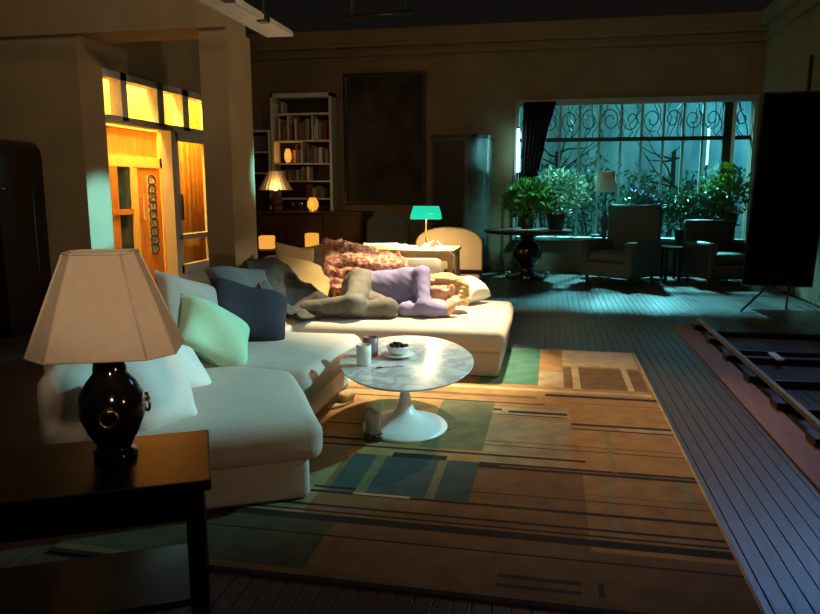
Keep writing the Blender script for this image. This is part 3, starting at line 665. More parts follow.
# hair: cap over the skull and long strands falling over the pillow
hs = [ell(hp(.03, -.03, .006), HX, hr(.112, .106, .097)), cap(hp(.07, .05, .06), hp(-.05, .05, .082), .026, .020), cap(hp(.0, -.01, .088), hp(-.12, -.02, .085), .040, .030), cap(hp(-.02, -.06, .06), hp(-.15, -.05, .06), .045, .034),
      cap(hp(.11, .03, .03), hp(.07, .085, -.045), .034, .022), cap(hp(.08, -.05, -.03), hp(.11, .05, -.08), .05, .034), cap(hp(.10, .0, -.03), hp(.07, .10, -.085), .04, .026), cap(hp(.04, .07, -.05), hp(.0, .125, -.09), .022, .014), cap(hp(-.0, .015, .085), hp(-.15, .03, .055), .030, .024), cap(hp(-.04, -.02, .08), hp(-.17, .0, .09), .034, .024)]
hairf = union(hs, .03)
surface(lambda P: np.maximum(hairf(P)+.003*np.sin((P@er_)*190+6*np.sin((P@cr_)*22)), -ell(hp(-.045, .105, -.012), HX, hr(.085, .075, .068))(P)), (-1.0, 5.05, ZS-.01), (-.46, 5.62, ZS+.34), .009, 'hair', 'hair', per)
for s_ in (-1, 1):
    MB().tube([hp(.006, .078+.004*(1-t*t), s_*(.030+.016*t)) + cr_*(-.006*(1-t*t)) + fa_*.008 for t in np.linspace(-1, 1, 6)], .0034, 5).build('eyelash', 'lid', per)
mb = MB().tube([hp(-.058+.002*(1-t*t), .0975, .018*t) for t in np.linspace(-1, 1, 6)], [.003, .005, .006, .006, .005, .003], 6); mb.build('lips', 'lips', per)

# ================================================================== COFFEE TABLE AND WHAT STANDS ON IT
tc_ = atz(405, 426, .012); TXc, TYc = float(tc_[0]), float(tc_[1]); TZ = .375
tab = thing('coffee_table', (TXc, TYc, .012), 'oval white pedestal coffee table with a grey-veined marble top', 'table')
an = math.atan2(.10, .55)  # long axis runs away from the camera
a_, b_ = .372, .635
prof = [(.90, TZ-.022), (.955, TZ-.016), (.985, TZ-.006), (.99, TZ-.002), (.985, TZ)]
MB().lathe(prof, (0, 0, 0), 72, a_, b_).rotz(R(10), (0, 0)).xf(lambda p: p+np.array([TXc-.005, TYc+.085, 0])).build('tabletop', 'marble', tab, False)
bp_ = [(1.0, .0), (1.0, .006), (.97, .014), (.8, .028), (.55, .046), (.36, .066), (.22, .095), (.15, .14), (.115, .19), (.105, .25), (.12, .30), (.20, .335), (.34, TZ-.034)]
MB().lathe(bp_, (0, 0, .012), 48, .235, .265).rotz(R(10), (0, 0)).xf(lambda p: p+np.array([TXc, TYc, 0])).build('pedestal', 'white', tab, True)
def cup(px, py, r, h, m, name, lab, handle=False, liquid=None):
    p = atz(px, py, TZ); t = thing(name, p, lab, 'cup')
    MB().lathe([(r*.86, 0), (r*.95, .006), (r, h*.5), (r, h), (r*.9, h), (r*.88, h*.5), (r*.7, .01)], p, 24).build('cup_body', m, t, True)
    if liquid: MB().lathe([(r*.88, h*.72), (r*.88, h*.74)], p, 20).build('contents', liquid, t)
    if handle: MB().tube([p+np.array([r*.9+.03*math.sin(q), 0, h*.5+h*.3*math.cos(q)]) for q in np.linspace(0, math.pi, 9)], .006, 6).build('handle', m, t, True)
    return t
cup(364, 365, .040, .112, 'ceram', 'candle_holder', 'pale ribbed cup at the left edge of the marble table', liquid='wax')
cup(371, 356, .042, .11, 'plum', 'mug', 'plum and white mug just behind the pale ribbed cup')
p = atz(398, 357, TZ); bw = thing('bowl', p, 'small white bowl heaped with dark pieces, standing on a saucer', 'bowl')
MB().lathe([(.03, 0), (.035, .006), (.075, .012), (.095, .018), (.093, .021), (.05, .014)], p, 28).build('saucer', 'ceram', bw, True)
MB().lathe([(.03, .018), (.05, .03), (.062, .055), (.066, .066), (.060, .066), (.048, .04), (.02, .03)], p, 28).build('bowl_body', 'ceram', bw, True)
mb = MB()
for k in range(26):
    a = random.uniform(0, 6.28); r = .05*math.sqrt(random.random()); s = random.uniform(.008, .013)
    c = p+np.array([r*math.cos(a), r*math.sin(a), .062+.012*(1-r/.05)+random.uniform(0, .006)])
    mb.lathe([(s*.4, -s), (s, -s*.3), (s*.9, s*.5), (s*.3, s)], c, 6)
mb.build('dark_pieces', 'coffee', bw, True)['kind'] = 'stuff'
p = atz(386, 368, TZ); sp = thing('spoon', p, 'small metal spoon lying on the marble table before the bowl', 'spoon')
MB().tube([p+np.array([-.02, -.01, .004]), p+np.array([.05, .02, .006]), p+np.array([.09, .03, .005])], [.003, .0025, .003], 6).build('spoon_handle', 'chrome', sp, True)
MB().lathe([(.002, .003), (.014, .003), (.016, .006), (.012, .007)], p+np.array([-.032, -.014, 0]), 14, 1.3, .8).build('spoon_bowl', 'chrome', sp, True)
# jar with a candle on the rug
p = atz(373, 440, .011); jr = thing('candle_jar', p, 'tall glass candle jar on a dark base beside the table foot', 'candle')
MB().lathe([(.048, 0), (.050, .004), (.050, .035), (.046, .040)], p, 24).build('jar_base', 'vase', jr, True)
MB().lathe([(.043, .041), (.046, .05), (.046, .185), (.043, .192), (.041, .185), (.041, .05)], p, 24).build('jar_glass', 'jar', jr, True)
MB().lathe([(.038, .042), (.038, .15), (.030, .152)], p, 20).build('candle', 'wax', jr, True)
MB().lathe([(.002, .152), (.002, .165)], p, 6).build('wick', 'dark', jr)
# shoe by the sofa
p = atz(341, 404, .011); sh = thing('slipper', p, 'pale slipper on the rug against the sofa front', 'slipper')
MB().lathe([(.9, 0), (1, .004), (1, .012), (.95, .016)], (0, 0, 0), 24, .045, .125).rotz(R(-20), (0, 0)).xf(lambda q: q+p).build('sole', 'tanp', sh, True)
rbox(0, .045, .014, .085, .13, .055, .027).rotz(R(-20), (0, 0)).xf(lambda q: q+p).build('upper', 'tanp', sh, True)

# ================================================================== SIDE TABLE AND BIG LAMP (foreground)
ZTb = .54
TBC = np.array([-1.06, 1.995])   # back right corner
def tl(u, v, z): q = TBC + U*u + Vv*v; return (q[0], q[1], z)
st = thing('side_table', tl(-.4, -.2, 0), 'dark wooden side table in the foreground under the big lamp', 'table')
def tbox(u0, u1, v0, v1, z0, z1, name, m='darkwood', bev=.006):
    mb = MB().box((u0, v0, z0), (u1, v1, z1), bev).xf(lambda p: tl(p[0], p[1], p[2])); return mb.build(name, m, st)
TL_, TD = .84, .42
tbox(-TL_, 0, -TD, 0, ZTb-.03, ZTb, 'tabletop')
tbox(-TL_+.03, -.03, -TD+.03, -TD+.05, ZTb-.12, ZTb-.03, 'apron'); tbox(-TL_+.03, -.03, -.05, -.03, ZTb-.12, ZTb-.03, 'apron'); tbox(-.05, -.03, -TD+.05, -.05, ZTb-.12, ZTb-.03, 'apron'); tbox(-TL_+.03, -TL_+.05, -TD+.05, -.05, ZTb-.12, ZTb-.03, 'apron')
for u in (-TL_+.02, -.07):
    for v in (-TD+.02, -.07): tbox(u, u+.05, v, v+.05, 0, ZTb-.03, 'leg')
tbox(-TL_+.05, -.05, -TD+.04, -.04, .16, .18, 'lower_shelf')
lp = atz(104, 458, ZTb); LX, LY = float(lp[0])+.025, float(lp[1])+.02
lam = thing('table_lamp', (LX, LY, ZTb), 'large table lamp with beige cut-corner shade and black urn base', 'lamp')
MB().lathe([(.058, 0), (.060, .02), (.046, .028), (.048, .04), (.068, .075), (.086, .12), (.092, .155), (.086, .19), (.066, .225), (.046, .25), (.042, .29), (.046, .33), (.03, .338)], (LX, LY, ZTb), 32).build('urn_base', 'vase', lam, True)
sz0 = float(aty(100, 349, LY)[2]); sz1 = float(aty(95, 252, LY)[2])
MB().tube([(LX, LY, ZTb+.31), (LX, LY, sz1-.005)], .008, 10).build('lamp_stem', 'brass', lam, True)
for s_ in (0, 1):
    a = R(-62+s_*115); c = np.array([LX+.092*math.cos(a), LY+.092*math.sin(a), ZTb+.16]); tx = np.array([-math.sin(a), math.cos(a), 0]); ox = np.array([math.cos(a), math.sin(a), 0])
    MB().tube([c+tx*.024*math.cos(q)+np.array([0, 0, .024*math.sin(q)-.018])+ox*.006 for q in np.linspace(0, 2*math.pi, 17)], .0045, 6, False).build('ring_handle', 'brass', lam, True)
    MB().lathe([(.012, -.012), (.014, 0), (.012, .012)], c, 10).build('ring_mount', 'brass', lam, True)
def oct_(wx, wy, cut, z):
    return [(sx*(wx-(cut if k else 0)), sy*(wy-(0 if k else cut)), z) for sx, sy, k in ((1, -1, 0), (1, 1, 0), (1, 1, 1), (-1, 1, 1), (-1, 1, 0), (-1, -1, 0), (-1, -1, 1), (1, -1, 1))]
def ring(wx, wy, cut, z):
    sa_, ca_ = math.sin(R(22)), math.cos(R(22)); return [(LX+x*ca_-y*sa_, LY+x*sa_+y*ca_, q) for x, y, q in oct_(wx, wy, cut, z)]
BWX, BWY, TWX, TWY = .192, .145, .09, .064
mb = MB(); rg = [ring(BWX, BWY, .065, sz0), ring(TWX, TWY, .028, sz1), ring(TWX-.004, TWY-.004, .028, sz1), ring(BWX-.004, BWY-.004, .065, sz0)]
vs = sum(rg, []); fs = []
for j in range(4):
    for k in range(8): a = j*8+k; b2 = j*8+(k+1) % 8; c = ((j+1) % 4)*8; fs.append((a, b2, c+(k+1) % 8, c+k))
link('lamp_shade', vs, fs, 'lampshade', lam)
for z, wx, wy, c in ((sz0, BWX, BWY, .065), (sz1, TWX, TWY, .028)): q = ring(wx, wy, c, z); MB().tube(q+[q[0]], .004, 6, False).build('shade_trim', 'lampshade', lam, True)
mb = MB()
for k in range(8):
    mb.tube([ring(BWX+.001, BWY+.001, .065, sz0)[k], ring(TWX+.001, TWY+.001, .028, sz1)[k]], .003, 5)
mb.build('shade_piping', 'lampshade', lam, True)
mb = MB(); q = ring(TWX, TWY, .035, sz1-.01)
for k in (0, 2, 4, 6): mb.tube([q[k], (LX, LY, sz1-.012)], .003, 5)
mb.build('shade_spider', 'brass', lam)

# ================================================================== CONSOLE, BANKER LAMP, CHAIRS BEHIND SOFA
CZ = .745
cons = thing('console_table', (-1.5, 6.75, 0), 'light wooden console table behind the far end of the sofa', 'table')
cx1 = float(atz(450, 253, CZ)[0])
box('tabletop', (-2.35, 6.42, CZ-.03), (cx1, 7.02, CZ), mat('honey_console', (.52, .36, .15), .4, .4, var=.15, stretch=(1, 8, 1)), cons, .006)
for x in (-2.32, cx1-.06):
    for y in (6.45, 6.94): box('leg', (x, y, 0), (x+.05, y+.05, CZ-.03), MATS['honey_console'], cons)
box('apron', (-2.27, 6.46, CZ-.10), (cx1-.06, 6.48, CZ-.03), MATS['honey_console'], cons)
bp0 = atz(426, 247, CZ); bx, by = float(bp0[0]), float(bp0[1])
BK = thing('banker_lamp', (bx, by, CZ), 'desk lamp with a glowing green glass shade on the console', 'lamp')
MB().lathe([(.085, 0), (.088, .008), (.08, .018), (.03, .024), (.018, .04)], (bx, by, CZ), 28).build('lamp_base', 'brass', BK, True)
bz1 = float(aty(424, 206, by)[2]); bz0 = float(aty(424, 219, by)[2])
MB().tube([(bx, by, CZ+.02), (bx, by, bz0-.01), (bx-.01, by, bz1-.02)], .008, 10).build('lamp_stem', 'brass', BK, True)
# half-round trough shade running left to right
vs = []; fs = []; hw = .145; n_ = 12; hh = bz1-bz0
for s_, rr in ((0, 1.), (1, .95)):
    for k in range(n_+1):
        q = math.pi*k/n_
        for e, xx in enumerate((-hw, -hw*.97, -hw*.86, hw*.86, hw*.97, hw)):
            sc = (1.0, .97, .80, .80, .97, 1.0)[e] if False else 1.0
            ends = (.0, .55, 1, 1, .55, .0)[e]
            vs.append((bx+xx, by-.085*rr*math.cos(q)*(1 if e in (2, 3) else 1), bz0+hh*rr*math.sin(q)*ends))
W_ = 6; H_ = (n_+1)*W_
for s_ in (0, 1):
    for k in range(n_):
        for e in range(W_-1):
            q = [s_*H_+k*W_+e, s_*H_+k*W_+e+1, s_*H_+(k+1)*W_+e+1, s_*H_+(k+1)*W_+e]; fs.append(q if s_ else q[::-1])
link('lamp_shade', vs, fs, 'greenglass', BK, True)
MB().tube([(bx-.09, by, bz0+.035), (bx+.09, by, bz0+.035)], .014, 10).build('bulb', 'bulbm', BK, True)
l = bpy.data.lights.new('banker_bulb', 'AREA'); l.energy = 45; l.color = (1, .84, .52); l.shape = 'RECTANGLE'; l.size = .18; l.size_y = .06
lo_ = bpy.data.objects.new('banker_bulb', l); COL.objects.link(lo_); lo_.location = (bx, by, bz0+.015); lo_.rotation_euler = (0, 0, 0)
pts = [atz(427, 244, CZ+.02), atz(436, 240, CZ+.02), atz(444, 248, CZ+.006), atz(450, 252, CZ+.006), np.array([cx1+.01, 6.5, CZ-.06]), np.array([cx1+.015, 6.5, .45]), np.array([cx1+.02, 6.55, .02])]
tag(MB().tube(pts, .005, 6).build('lamp_cord', 'paper', None, True), 'thin pale cord hanging over the console end beside the green lamp', 'cord')
for k, (px, py, rz, s_, lab) in enumerate(((372, 245, 15, .26, 'open book lying on the console left of the green lamp'), (392, 246, -12, .24, 'loose papers fanned out on the console beside the green lamp'))):
    p = atz(px, py, CZ); t = thing('open_book' if k == 0 else 'papers', p, lab, 'book' if k == 0 else 'papers')
    for j in range(2 if k == 0 else 4):
        mb = rbox(0, 0, 0, s_*.7, s_, .012, .004, n=4) if k == 0 else MB().box((-s_*.36, -s_*.5, 0), (s_*.36, s_*.5, .0015))
        o = place(mb, p+np.array([(j*s_*.72) if k == 0 else j*.02, 0 if k == 0 else j*.012, .0008+.002*j]), 0, 0, rz+(j*9 if k else 0)).build('page_block' if k == 0 else 'sheet', 'paper', t)
def roundback(name, cx, cy, w_, z1, m, lab, rz=0, wood='redwood'):
    t = thing(name, (cx, cy, 0), lab, 'chair'); ca_, sa_ = math.cos(R(rz)), math.sin(R(rz))
    def tr(mb): return mb.rotz(R(rz), (cx, cy))
    zs_ = .45; n = 14; poly = [(-w_/2, zs_)]
    for k in range(n+1):
        q = math.pi*(1-k/n); poly.append((w_/2*math.cos(q), z1-.20+.20*math.sin(q)**.8 if 0 < k < n else z1-.20))
    poly.append((w_/2, zs_))
    mb = MB(); v = [(cx+x, cy-.26, z) for x, z in poly]+[(cx+x, cy-.17, z) for x, z in poly]; L_ = len(poly)
    mb.add(v, [tuple(range(L_)), tuple(range(L_, 2*L_))[::-1]]+[(i, L_+i, L_+(i+1) % L_, (i+1) % L_) for i in range(L_)]); tr(mb)
    o = mb.build('backrest', m, t); bv = o.modifiers.new('b', 'BEVEL'); bv.width = .02; bv.segments = 3
    tr(rbox(cx, cy+.06, .34, w_*.96, .52, .13, .04, bulge=.01)).build('seat', m, t, True)
    for x in (-w_/2+.03, w_/2-.07):
        for y in (-.2, .28): tr(MB().tube([(cx+x+.02, cy+y, 0), (cx+x+.02, cy+y, .36)], [.016, .024], 8)).build('leg', wood, t, True)
    return t
p0 = aty(448, 240, 7.45); roundback('upholstered_chair', float(p0[0]), 7.65, .72, float(aty(448, 227, 7.4)[2]), 'chairf', 'tan upholstered chair with an arched back behind the console', 4)
p0 = aty(388, 230, 9.3); roundback('upholstered_chair', float(p0[0]), 9.5, .58, float(aty(388, 213, 9.25)[2]), 'greychair', 'dim grey arched-back chair in front of the dark painting', 0)

# ================================================================== BACK WALL: bookcase, painting, cabinet, sideboard
def by_(px, py, Y=BW-.30): return aty(px, py, Y)
YB0, YB1 = BW-.30, BW-.005
xl = float(by_(271.5, 150)[0]); xr = float(by_(332, 150)[0]); zt_ = float(by_(300, 93)[2])
bc = thing('bookcase', ((xl+xr)/2, BW-.15, 0), 'tall white bookcase full of books against the back wall', 'bookcase')
for x in (xl, xr-.045): box('side_panel', (x, YB0, 0), (x+.045, YB1, zt_), 'whitep', bc)
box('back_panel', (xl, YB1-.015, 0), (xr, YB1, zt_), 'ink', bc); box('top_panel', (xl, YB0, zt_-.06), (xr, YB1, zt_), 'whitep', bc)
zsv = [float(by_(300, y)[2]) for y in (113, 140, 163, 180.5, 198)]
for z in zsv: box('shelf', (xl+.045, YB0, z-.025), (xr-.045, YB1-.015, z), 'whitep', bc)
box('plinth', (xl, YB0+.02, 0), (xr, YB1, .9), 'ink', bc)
dv = [float(by_(x, 150)[0]) for x in (288, 312, 301)]
box('divider', (dv[0], YB0, zsv[1]), (dv[0]+.02, YB1-.015, zsv[0]-.025), 'whitep', bc); box('divider', (dv[1], YB0, zsv[1]), (dv[1]+.02, YB1-.015, zsv[0]-.025), 'whitep', bc); box('divider', (dv[2], YB0, zsv[2]), (dv[2]+.02, YB1-.015, zsv[1]-.025), 'whitep', bc)
bcols = [mat('book_'+n, c, .7, .3, var=.1) for n, c in dict(cream=(.42, .40, .34), grey=(.24, .25, .25), brown=(.14, .08, .05), red=(.28, .06, .04), blue=(.08, .12, .18), olive=(.16, .15, .08), white=(.55, .54, .50)).items()]
bookmesh = {}
ORD = ['first', 'second', 'third', 'fourth', 'fifth', 'sixth', 'seventh', 'eighth', 'ninth', 'tenth', 'eleventh', 'twelfth', 'thirteenth', 'fourteenth', 'fifteenth', 'sixteenth']
BN = {}
def book(x, y, z, th, h, d, m, lab, grp):
    BN[grp] = BN.get(grp, 0)+1; lab = '%s book, %s from the left, %s' % (m.name.split('_')[1], ORD[BN[grp]-1], lab)
    t = thing('book', (x+th/2, y, z), lab, 'book', grp)
    box('cover', (x, y, z), (x+th, y+d, z+h), m, t); box('pages', (x+.004, y+.006, z+h), (x+th-.004, y+d-.004, z+h+.003), 'paper', t)
ordn = ['top', 'second', 'third', 'fourth', 'bottom']
tops = [zt_-.06]+[z-.025 for z in zsv[:-1]]
for r_ in range(5):
    x = xl+.06; z = zsv[r_]; top = tops[r_]; k = 0
    lim = {0: [(xl+.05, xl+.30)], 1: [(xl+.06, dv[0]-.01), (dv[0]+.03, dv[1]-.01), (dv[1]+.03, xr-.06)], 2: [(xl+.34, dv[2]-.01), (dv[2]+.03, xr-.06)], 3: [(xl+.06, dv[1]-.02)], 4: [(dv[1]-.12, xr-.08)]}[r_]
    for a, b in lim:
        x = a
        while True:
            th = random.uniform(.032, .06)
            if x+th > b: break
            if random.random() < .88:
                h = (top-z)*random.uniform(.58, .86)
                book(x, YB0+.03, z, th-.003, h, .2, random.choice(bcols), 'on the %s shelf of the white bookcase' % ordn[r_], 'books on the %s shelf' % ordn[r_])
            x += th
def lantern(p, r, h, lab, watts=1.2):
    t = thing('amber_lantern', p, lab, 'lantern')
    MB().lathe([(r*.7, 0), (r*.75, .01), (r*.5, .02)], p, 16).build('lantern_base', 'brass', t, True)
    MB().lathe([(r*.6, .02), (r, h*.35), (r*.95, h*.7), (r*.55, h)], p, 18).build('lantern_glass', 'ambere', t, True)
    l = bpy.data.lights.new('lantern_flame', 'POINT'); l.energy = watts; l.color = (1, .45, .08); l.shadow_soft_size = .05
    o = bpy.data.objects.new('lantern_flame', l); COL.objects.link(o); o.location = (p[0]+.02, p[1]-r-.08, p[2]+h*.6)
p = by_(288, 158, YB0+.12); lantern((p[0], p[1], zsv[2]+.001), .06, .24, 'small glowing amber lantern on the third shelf of the bookcase', 1.0)
p = by_(313, 208, 10.85)
SBZ = .96; sb = thing('sideboard', (-3.6, 10.9, 0), 'long dark sideboard below the bookcase', 'sideboard')
sx0, sx1 = float(aty(250, 230, 10.6)[0]), float(aty(362, 230, 10.6)[0])
box('body', (sx0, 10.62, .08), (sx1, 11.3, SBZ-.03), 'darkwood', sb, .004); box('top', (sx0-.02, 10.59, SBZ-.03), (sx1+.02, 11.33, SBZ), 'redwood', sb, .005)
for k in range(3):
    a = sx0+.02+(sx1-sx0-.04)*k/3; b = sx0+.02+(sx1-sx0-.04)*(k+1)/3
    d_ = box('door', (a+.01, 10.60, .12), (b-.01, 10.62, SBZ-.06), 'redwood', sb); MB().lathe([(.014, 0), (.016, .01), (.01, .016)], ((a+b)/2, 10.595, .55), 10).build('knob', 'brass', d_)
for x in (sx0+.02, sx1-.08): box('foot', (x, 10.66, 0), (x+.06, 11.26, .08), 'darkwood', sb)
lantern((float(p[0]), 10.85, SBZ), .09, .22, 'round glowing amber lantern on the sideboard', 1.5)
for k, px in enumerate((293, 301)):
    q = aty(px, 211, 10.75); MB_ = MB().lathe([(.03, 0), (.032, .004), (.006, .01), (.006, .06), (.03, .09), (.036, .13), (.033, .15), (.030, .13), (.02, .09)], (float(q[0]), 10.75, SBZ), 18)
    tag(MB_.build('wine_glass', 'jar', None, True), ('left' if k == 0 else 'right')+' of the two small glasses on the sideboard beside the round lantern', 'glass', 'glasses on the sideboard')
q = aty(276, 205, 10.8); lx, ly = float(q[0]), 10.8
dlp = thing('table_lamp', (lx, ly, SBZ), 'pleated pale lamp with a bell shade on the sideboard by the pillar', 'lamp')
zz0 = float(aty(276, 190, ly)[2]); zz1 = float(aty(276, 171, ly)[2])
MB().lathe([(.09, 0), (.10, .02), (.05, .04), (.09, .10), (.11, .17), (.07, .24), (.025, .27), (.02, zz0-SBZ)], (lx, ly, SBZ), 24).build('lamp_base', 'redwood', dlp, True)
mb = MB(); n = 48; pr = [(.27, zz0), (.22, zz0+(zz1-zz0)*.3), (.16, zz0+(zz1-zz0)*.65), (.11, zz1)]; vs = []; fs = []
for r_, z in pr:
    for k in range(n): a = 2*math.pi*k/n; rr = r_*(1+.025*(-1)**k); vs.append((lx+rr*math.cos(a), ly+rr*math.sin(a), z))
fs = [(i*n+k, i*n+(k+1) % n, (i+1)*n+(k+1) % n, (i+1)*n+k) for i in range(3) for k in range(n)]
o = link('lamp_shade', vs, fs, mat('warm_pleated_silk', (.72, .58, .36), .8, .2, trans=0.), dlp, False); o.modifiers.new('s', 'SOLIDIFY').thickness = .004
MB().lathe([(.02, zz0-.02), (.03, zz0+.03), (.028, zz0+.07), (.01, zz0+.1)], (lx, ly, 0), 12).build('bulb', mat('dim_bulb', (1, .7, .35), .5, emit=3), dlp, True)
l = bpy.data.lights.new('bell_lamp_bulb', 'POINT'); l.energy = 3; l.color = (1, .62, .25); l.shadow_soft_size = .03
o = bpy.data.objects.new('bell_lamp_bulb', l); COL.objects.link(o); o.location = (lx+.12, ly-.30, zz0+.12)
# amber boxes by the sideboard
for px, py, s_, lab in ((267, 243, (.20, .16, .19), 'amber box lamp glowing beside the pillar, low on a stool'), (312, 241, (.17, .15, .2), 'amber box lamp glowing behind the sofa corner on a stool')):
    Y = 9.6; q = aty(px, py, Y); t = thing('stool', (q[0], Y, 0), 'small dark stool carrying the amber box '+('beside the pillar' if px < 300 else 'behind the sofa corner'), 'stool')
    zb = float(q[2])-s_[2]/2
    MB().lathe([(.17, zb-.03), (.18, zb-.015), (.17, zb)], (float(q[0]), Y, 0), 24).build('seat', 'darkwood', t)
    for a in (45, 135, 225, 315): MB().tube([(q[0]+.14*math.cos(R(a)), Y+.14*math.sin(R(a)), 0), (q[0]+.1*math.cos(R(a)), Y+.1*math.sin(R(a)), zb-.03)], .014, 8).build('leg', 'darkwood', t)
    t = thing('box_lamp', (q[0], Y, zb), lab, 'lamp')
    rbox(float(q[0]), Y, zb+.012, *s_, .02).build('glass_body', 'ambere', t, True); MB().box((q[0]-s_[0]*.4, Y-s_[1]*.4, zb), (q[0]+s_[0]*.4, Y+s_[1]*.4, zb+.012)).build('lamp_foot', 'brass', t)
# low shelf beside bookcase
xa = float(aty(250, 150, BW-.3)[0])
ls = thing('low_shelf', (xa+.2, BW-.15, 0), 'lower white shelf unit half hidden by the pillar', 'bookcase'); zl = float(aty(262, 130, BW-.3)[2])
box('top_panel', (xa-.5, YB0, zl-.03), (xl-.02, YB1, zl), 'whitep', ls); box('side_panel', (xl-.06, YB0, 0), (xl-.02, YB1, zl-.03), 'whitep', ls); box('back_panel', (xa-.5, YB1-.01, 0), (xl-.06, YB1, zl-.03), 'ink', ls)
for z in (zl-.35, zl-.7): box('shelf', (xa-.5, YB0, z-.025), (xl-.06, YB1-.01, z), 'whitep', ls)
x = xl-.44
while x < xl-.12:
    th = random.uniform(.03, .055); book(x, YB0+.03, zl-.35, th-.003, random.uniform(.2, .28), .2, random.choice(bcols), 'on the lower white shelf unit by the pillar', 'books on the low shelf'); x += th
# painting
pa = aty(343, 74, BW-.04); pb = aty(425, 204, BW-.04)
pt = thing('painting', ((pa[0]+pb[0])/2, BW-.03, pb[2]), 'very large dark painting hanging beside the bookcase', 'painting')
box('canvas', (pa[0]+.05, BW-.04, pb[2]+.05), (pb[0]-.05, BW-.02, pa[2]-.05), 'ink', pt)
for a, b in (((pa[0], BW-.06, pa[2]-.05), (pb[0], BW-.001, pa[2])), ((pa[0], BW-.06, pb[2]), (pb[0], BW-.001, pb[2]+.05)), ((pa[0], BW-.06, pb[2]+.05), (pa[0]+.05, BW-.001, pa[2]-.05)), ((pb[0]-.05, BW-.06, pb[2]+.05), (pb[0], BW-.001, pa[2]-.05))): box('picture_frame', a, b, 'darkwood', pt, .008)
# tall rounded cabinet
ka = aty(432, 135, 11.0); kb = aty(488, 228, 11.0); kx0, kx1, kz = float(ka[0]), float(kb[0]), float(ka[2])
kt = thing('tall_cabinet', ((kx0+kx1)/2, 11.25, 0), 'tall black lacquered cabinet with a curved glossy side catching teal light', 'cabinet')
rc = .36; poly = [(kx0, BW-.02), (kx0, 10.95)]+[(kx1-rc+rc*math.sin(q), 10.95+rc-rc*math.cos(q)) for q in np.linspace(0, math.pi/2, 14)]+[(kx1, BW-.02)]
lac = mat('black_lacquer', (.09, .10, .10), .24, .6, var=.2, coat=.4)
MB().prism(poly, .1, kz-.05).build('body', lac, kt); cxm = (kx0+kx1)/2
grow = lambda s: [(cxm+(x-cxm)*s, min(BW-.005, 11.3+(y-11.3)*s)) for x, y in poly]
MB().prism(grow(1.04), kz-.05, kz).build('cornice', 'darkwood', kt); MB().prism(grow(1.02), 0, .1).build('plinth', 'darkwood', kt)
box('door', (kx0+.03, 10.935, .14), (kx1-rc-.02, 10.95, kz-.09), 'darkwood', kt); 

# dark wardrobe at far left
wr_ = thing('wardrobe', (-4.7, 5.55, 0), 'black rounded-top cabinet at the far left edge of the photo', 'cabinet')
wx1 = float(aty(45, 200, 5.87)[0]); wz = float(aty(30, 136, 5.3)[2]); wx0 = wx1-.95; r_ = .14
poly = [(wx0, 0), (wx1, 0)]+[(wx1-r_+r_*math.cos(q), wz-r_+r_*math.sin(q)) for q in np.linspace(0, math.pi/2, 8)]+[(wx0+r_-r_*math.sin(q), wz-r_+r_*math.cos(q)) for q in np.linspace(0, math.pi/2, 8)]
L_ = len(poly); v = [(x, 5.3, z) for x, z in poly]+[(x, 5.87, z) for x, z in poly]
MB().add(v, [tuple(range(L_)), tuple(range(L_, 2*L_))[::-1]]+[(i, L_+i, L_+(i+1) % L_, (i+1) % L_) for i in range(L_)]).build('body', 'darkwood', wr_)
for s_ in (0, 1):
    a = wx0+.06+s_*.42; dd = box('door', (a, 5.285, .12), (a+.40, 5.30, wz-.18), 'darkwood', wr_, .004)
MB().lathe([(.018, 0), (.02, .012), (.012, .02)], (float(aty(3, 190, 5.27)[0]), 5.27, float(aty(3, 190, 5.27)[2])), 12).build('knob', 'brass', dd, True)

# ================================================================== WINDOW CORNER FURNITURE
# dark drape
dx0, dx1 = float(aty(523, 150, BW-.1)[0]), float(aty(556, 120, BW-.1)[0]); n = 40; vs = []
zz = np.linspace(.15, WZ1+.02, 9)
for z in zz:
    t = (z-.15)/(WZ1-.13); x1 = dx0+(dx1-dx0)*(.42+.58*max(0, (t-.35)/.65)**1.5)
    for i in range(n): s_ = i/(n-1); vs.append((dx0+(x1-dx0)*s_, BW-.12+.03*math.sin(s_*38), z))
fs = [(j*n+i, j*n+i+1, (j+1)*n+i+1, (j+1)*n+i) for j in range(8) for i in range(n-1)]
o = link('drape', vs, fs, 'drape', None, True); o.modifiers.new('s', 'SOLIDIFY').thickness = .012; tag(o, 'dark drape tied back at the left side of the garden window', 'curtain')

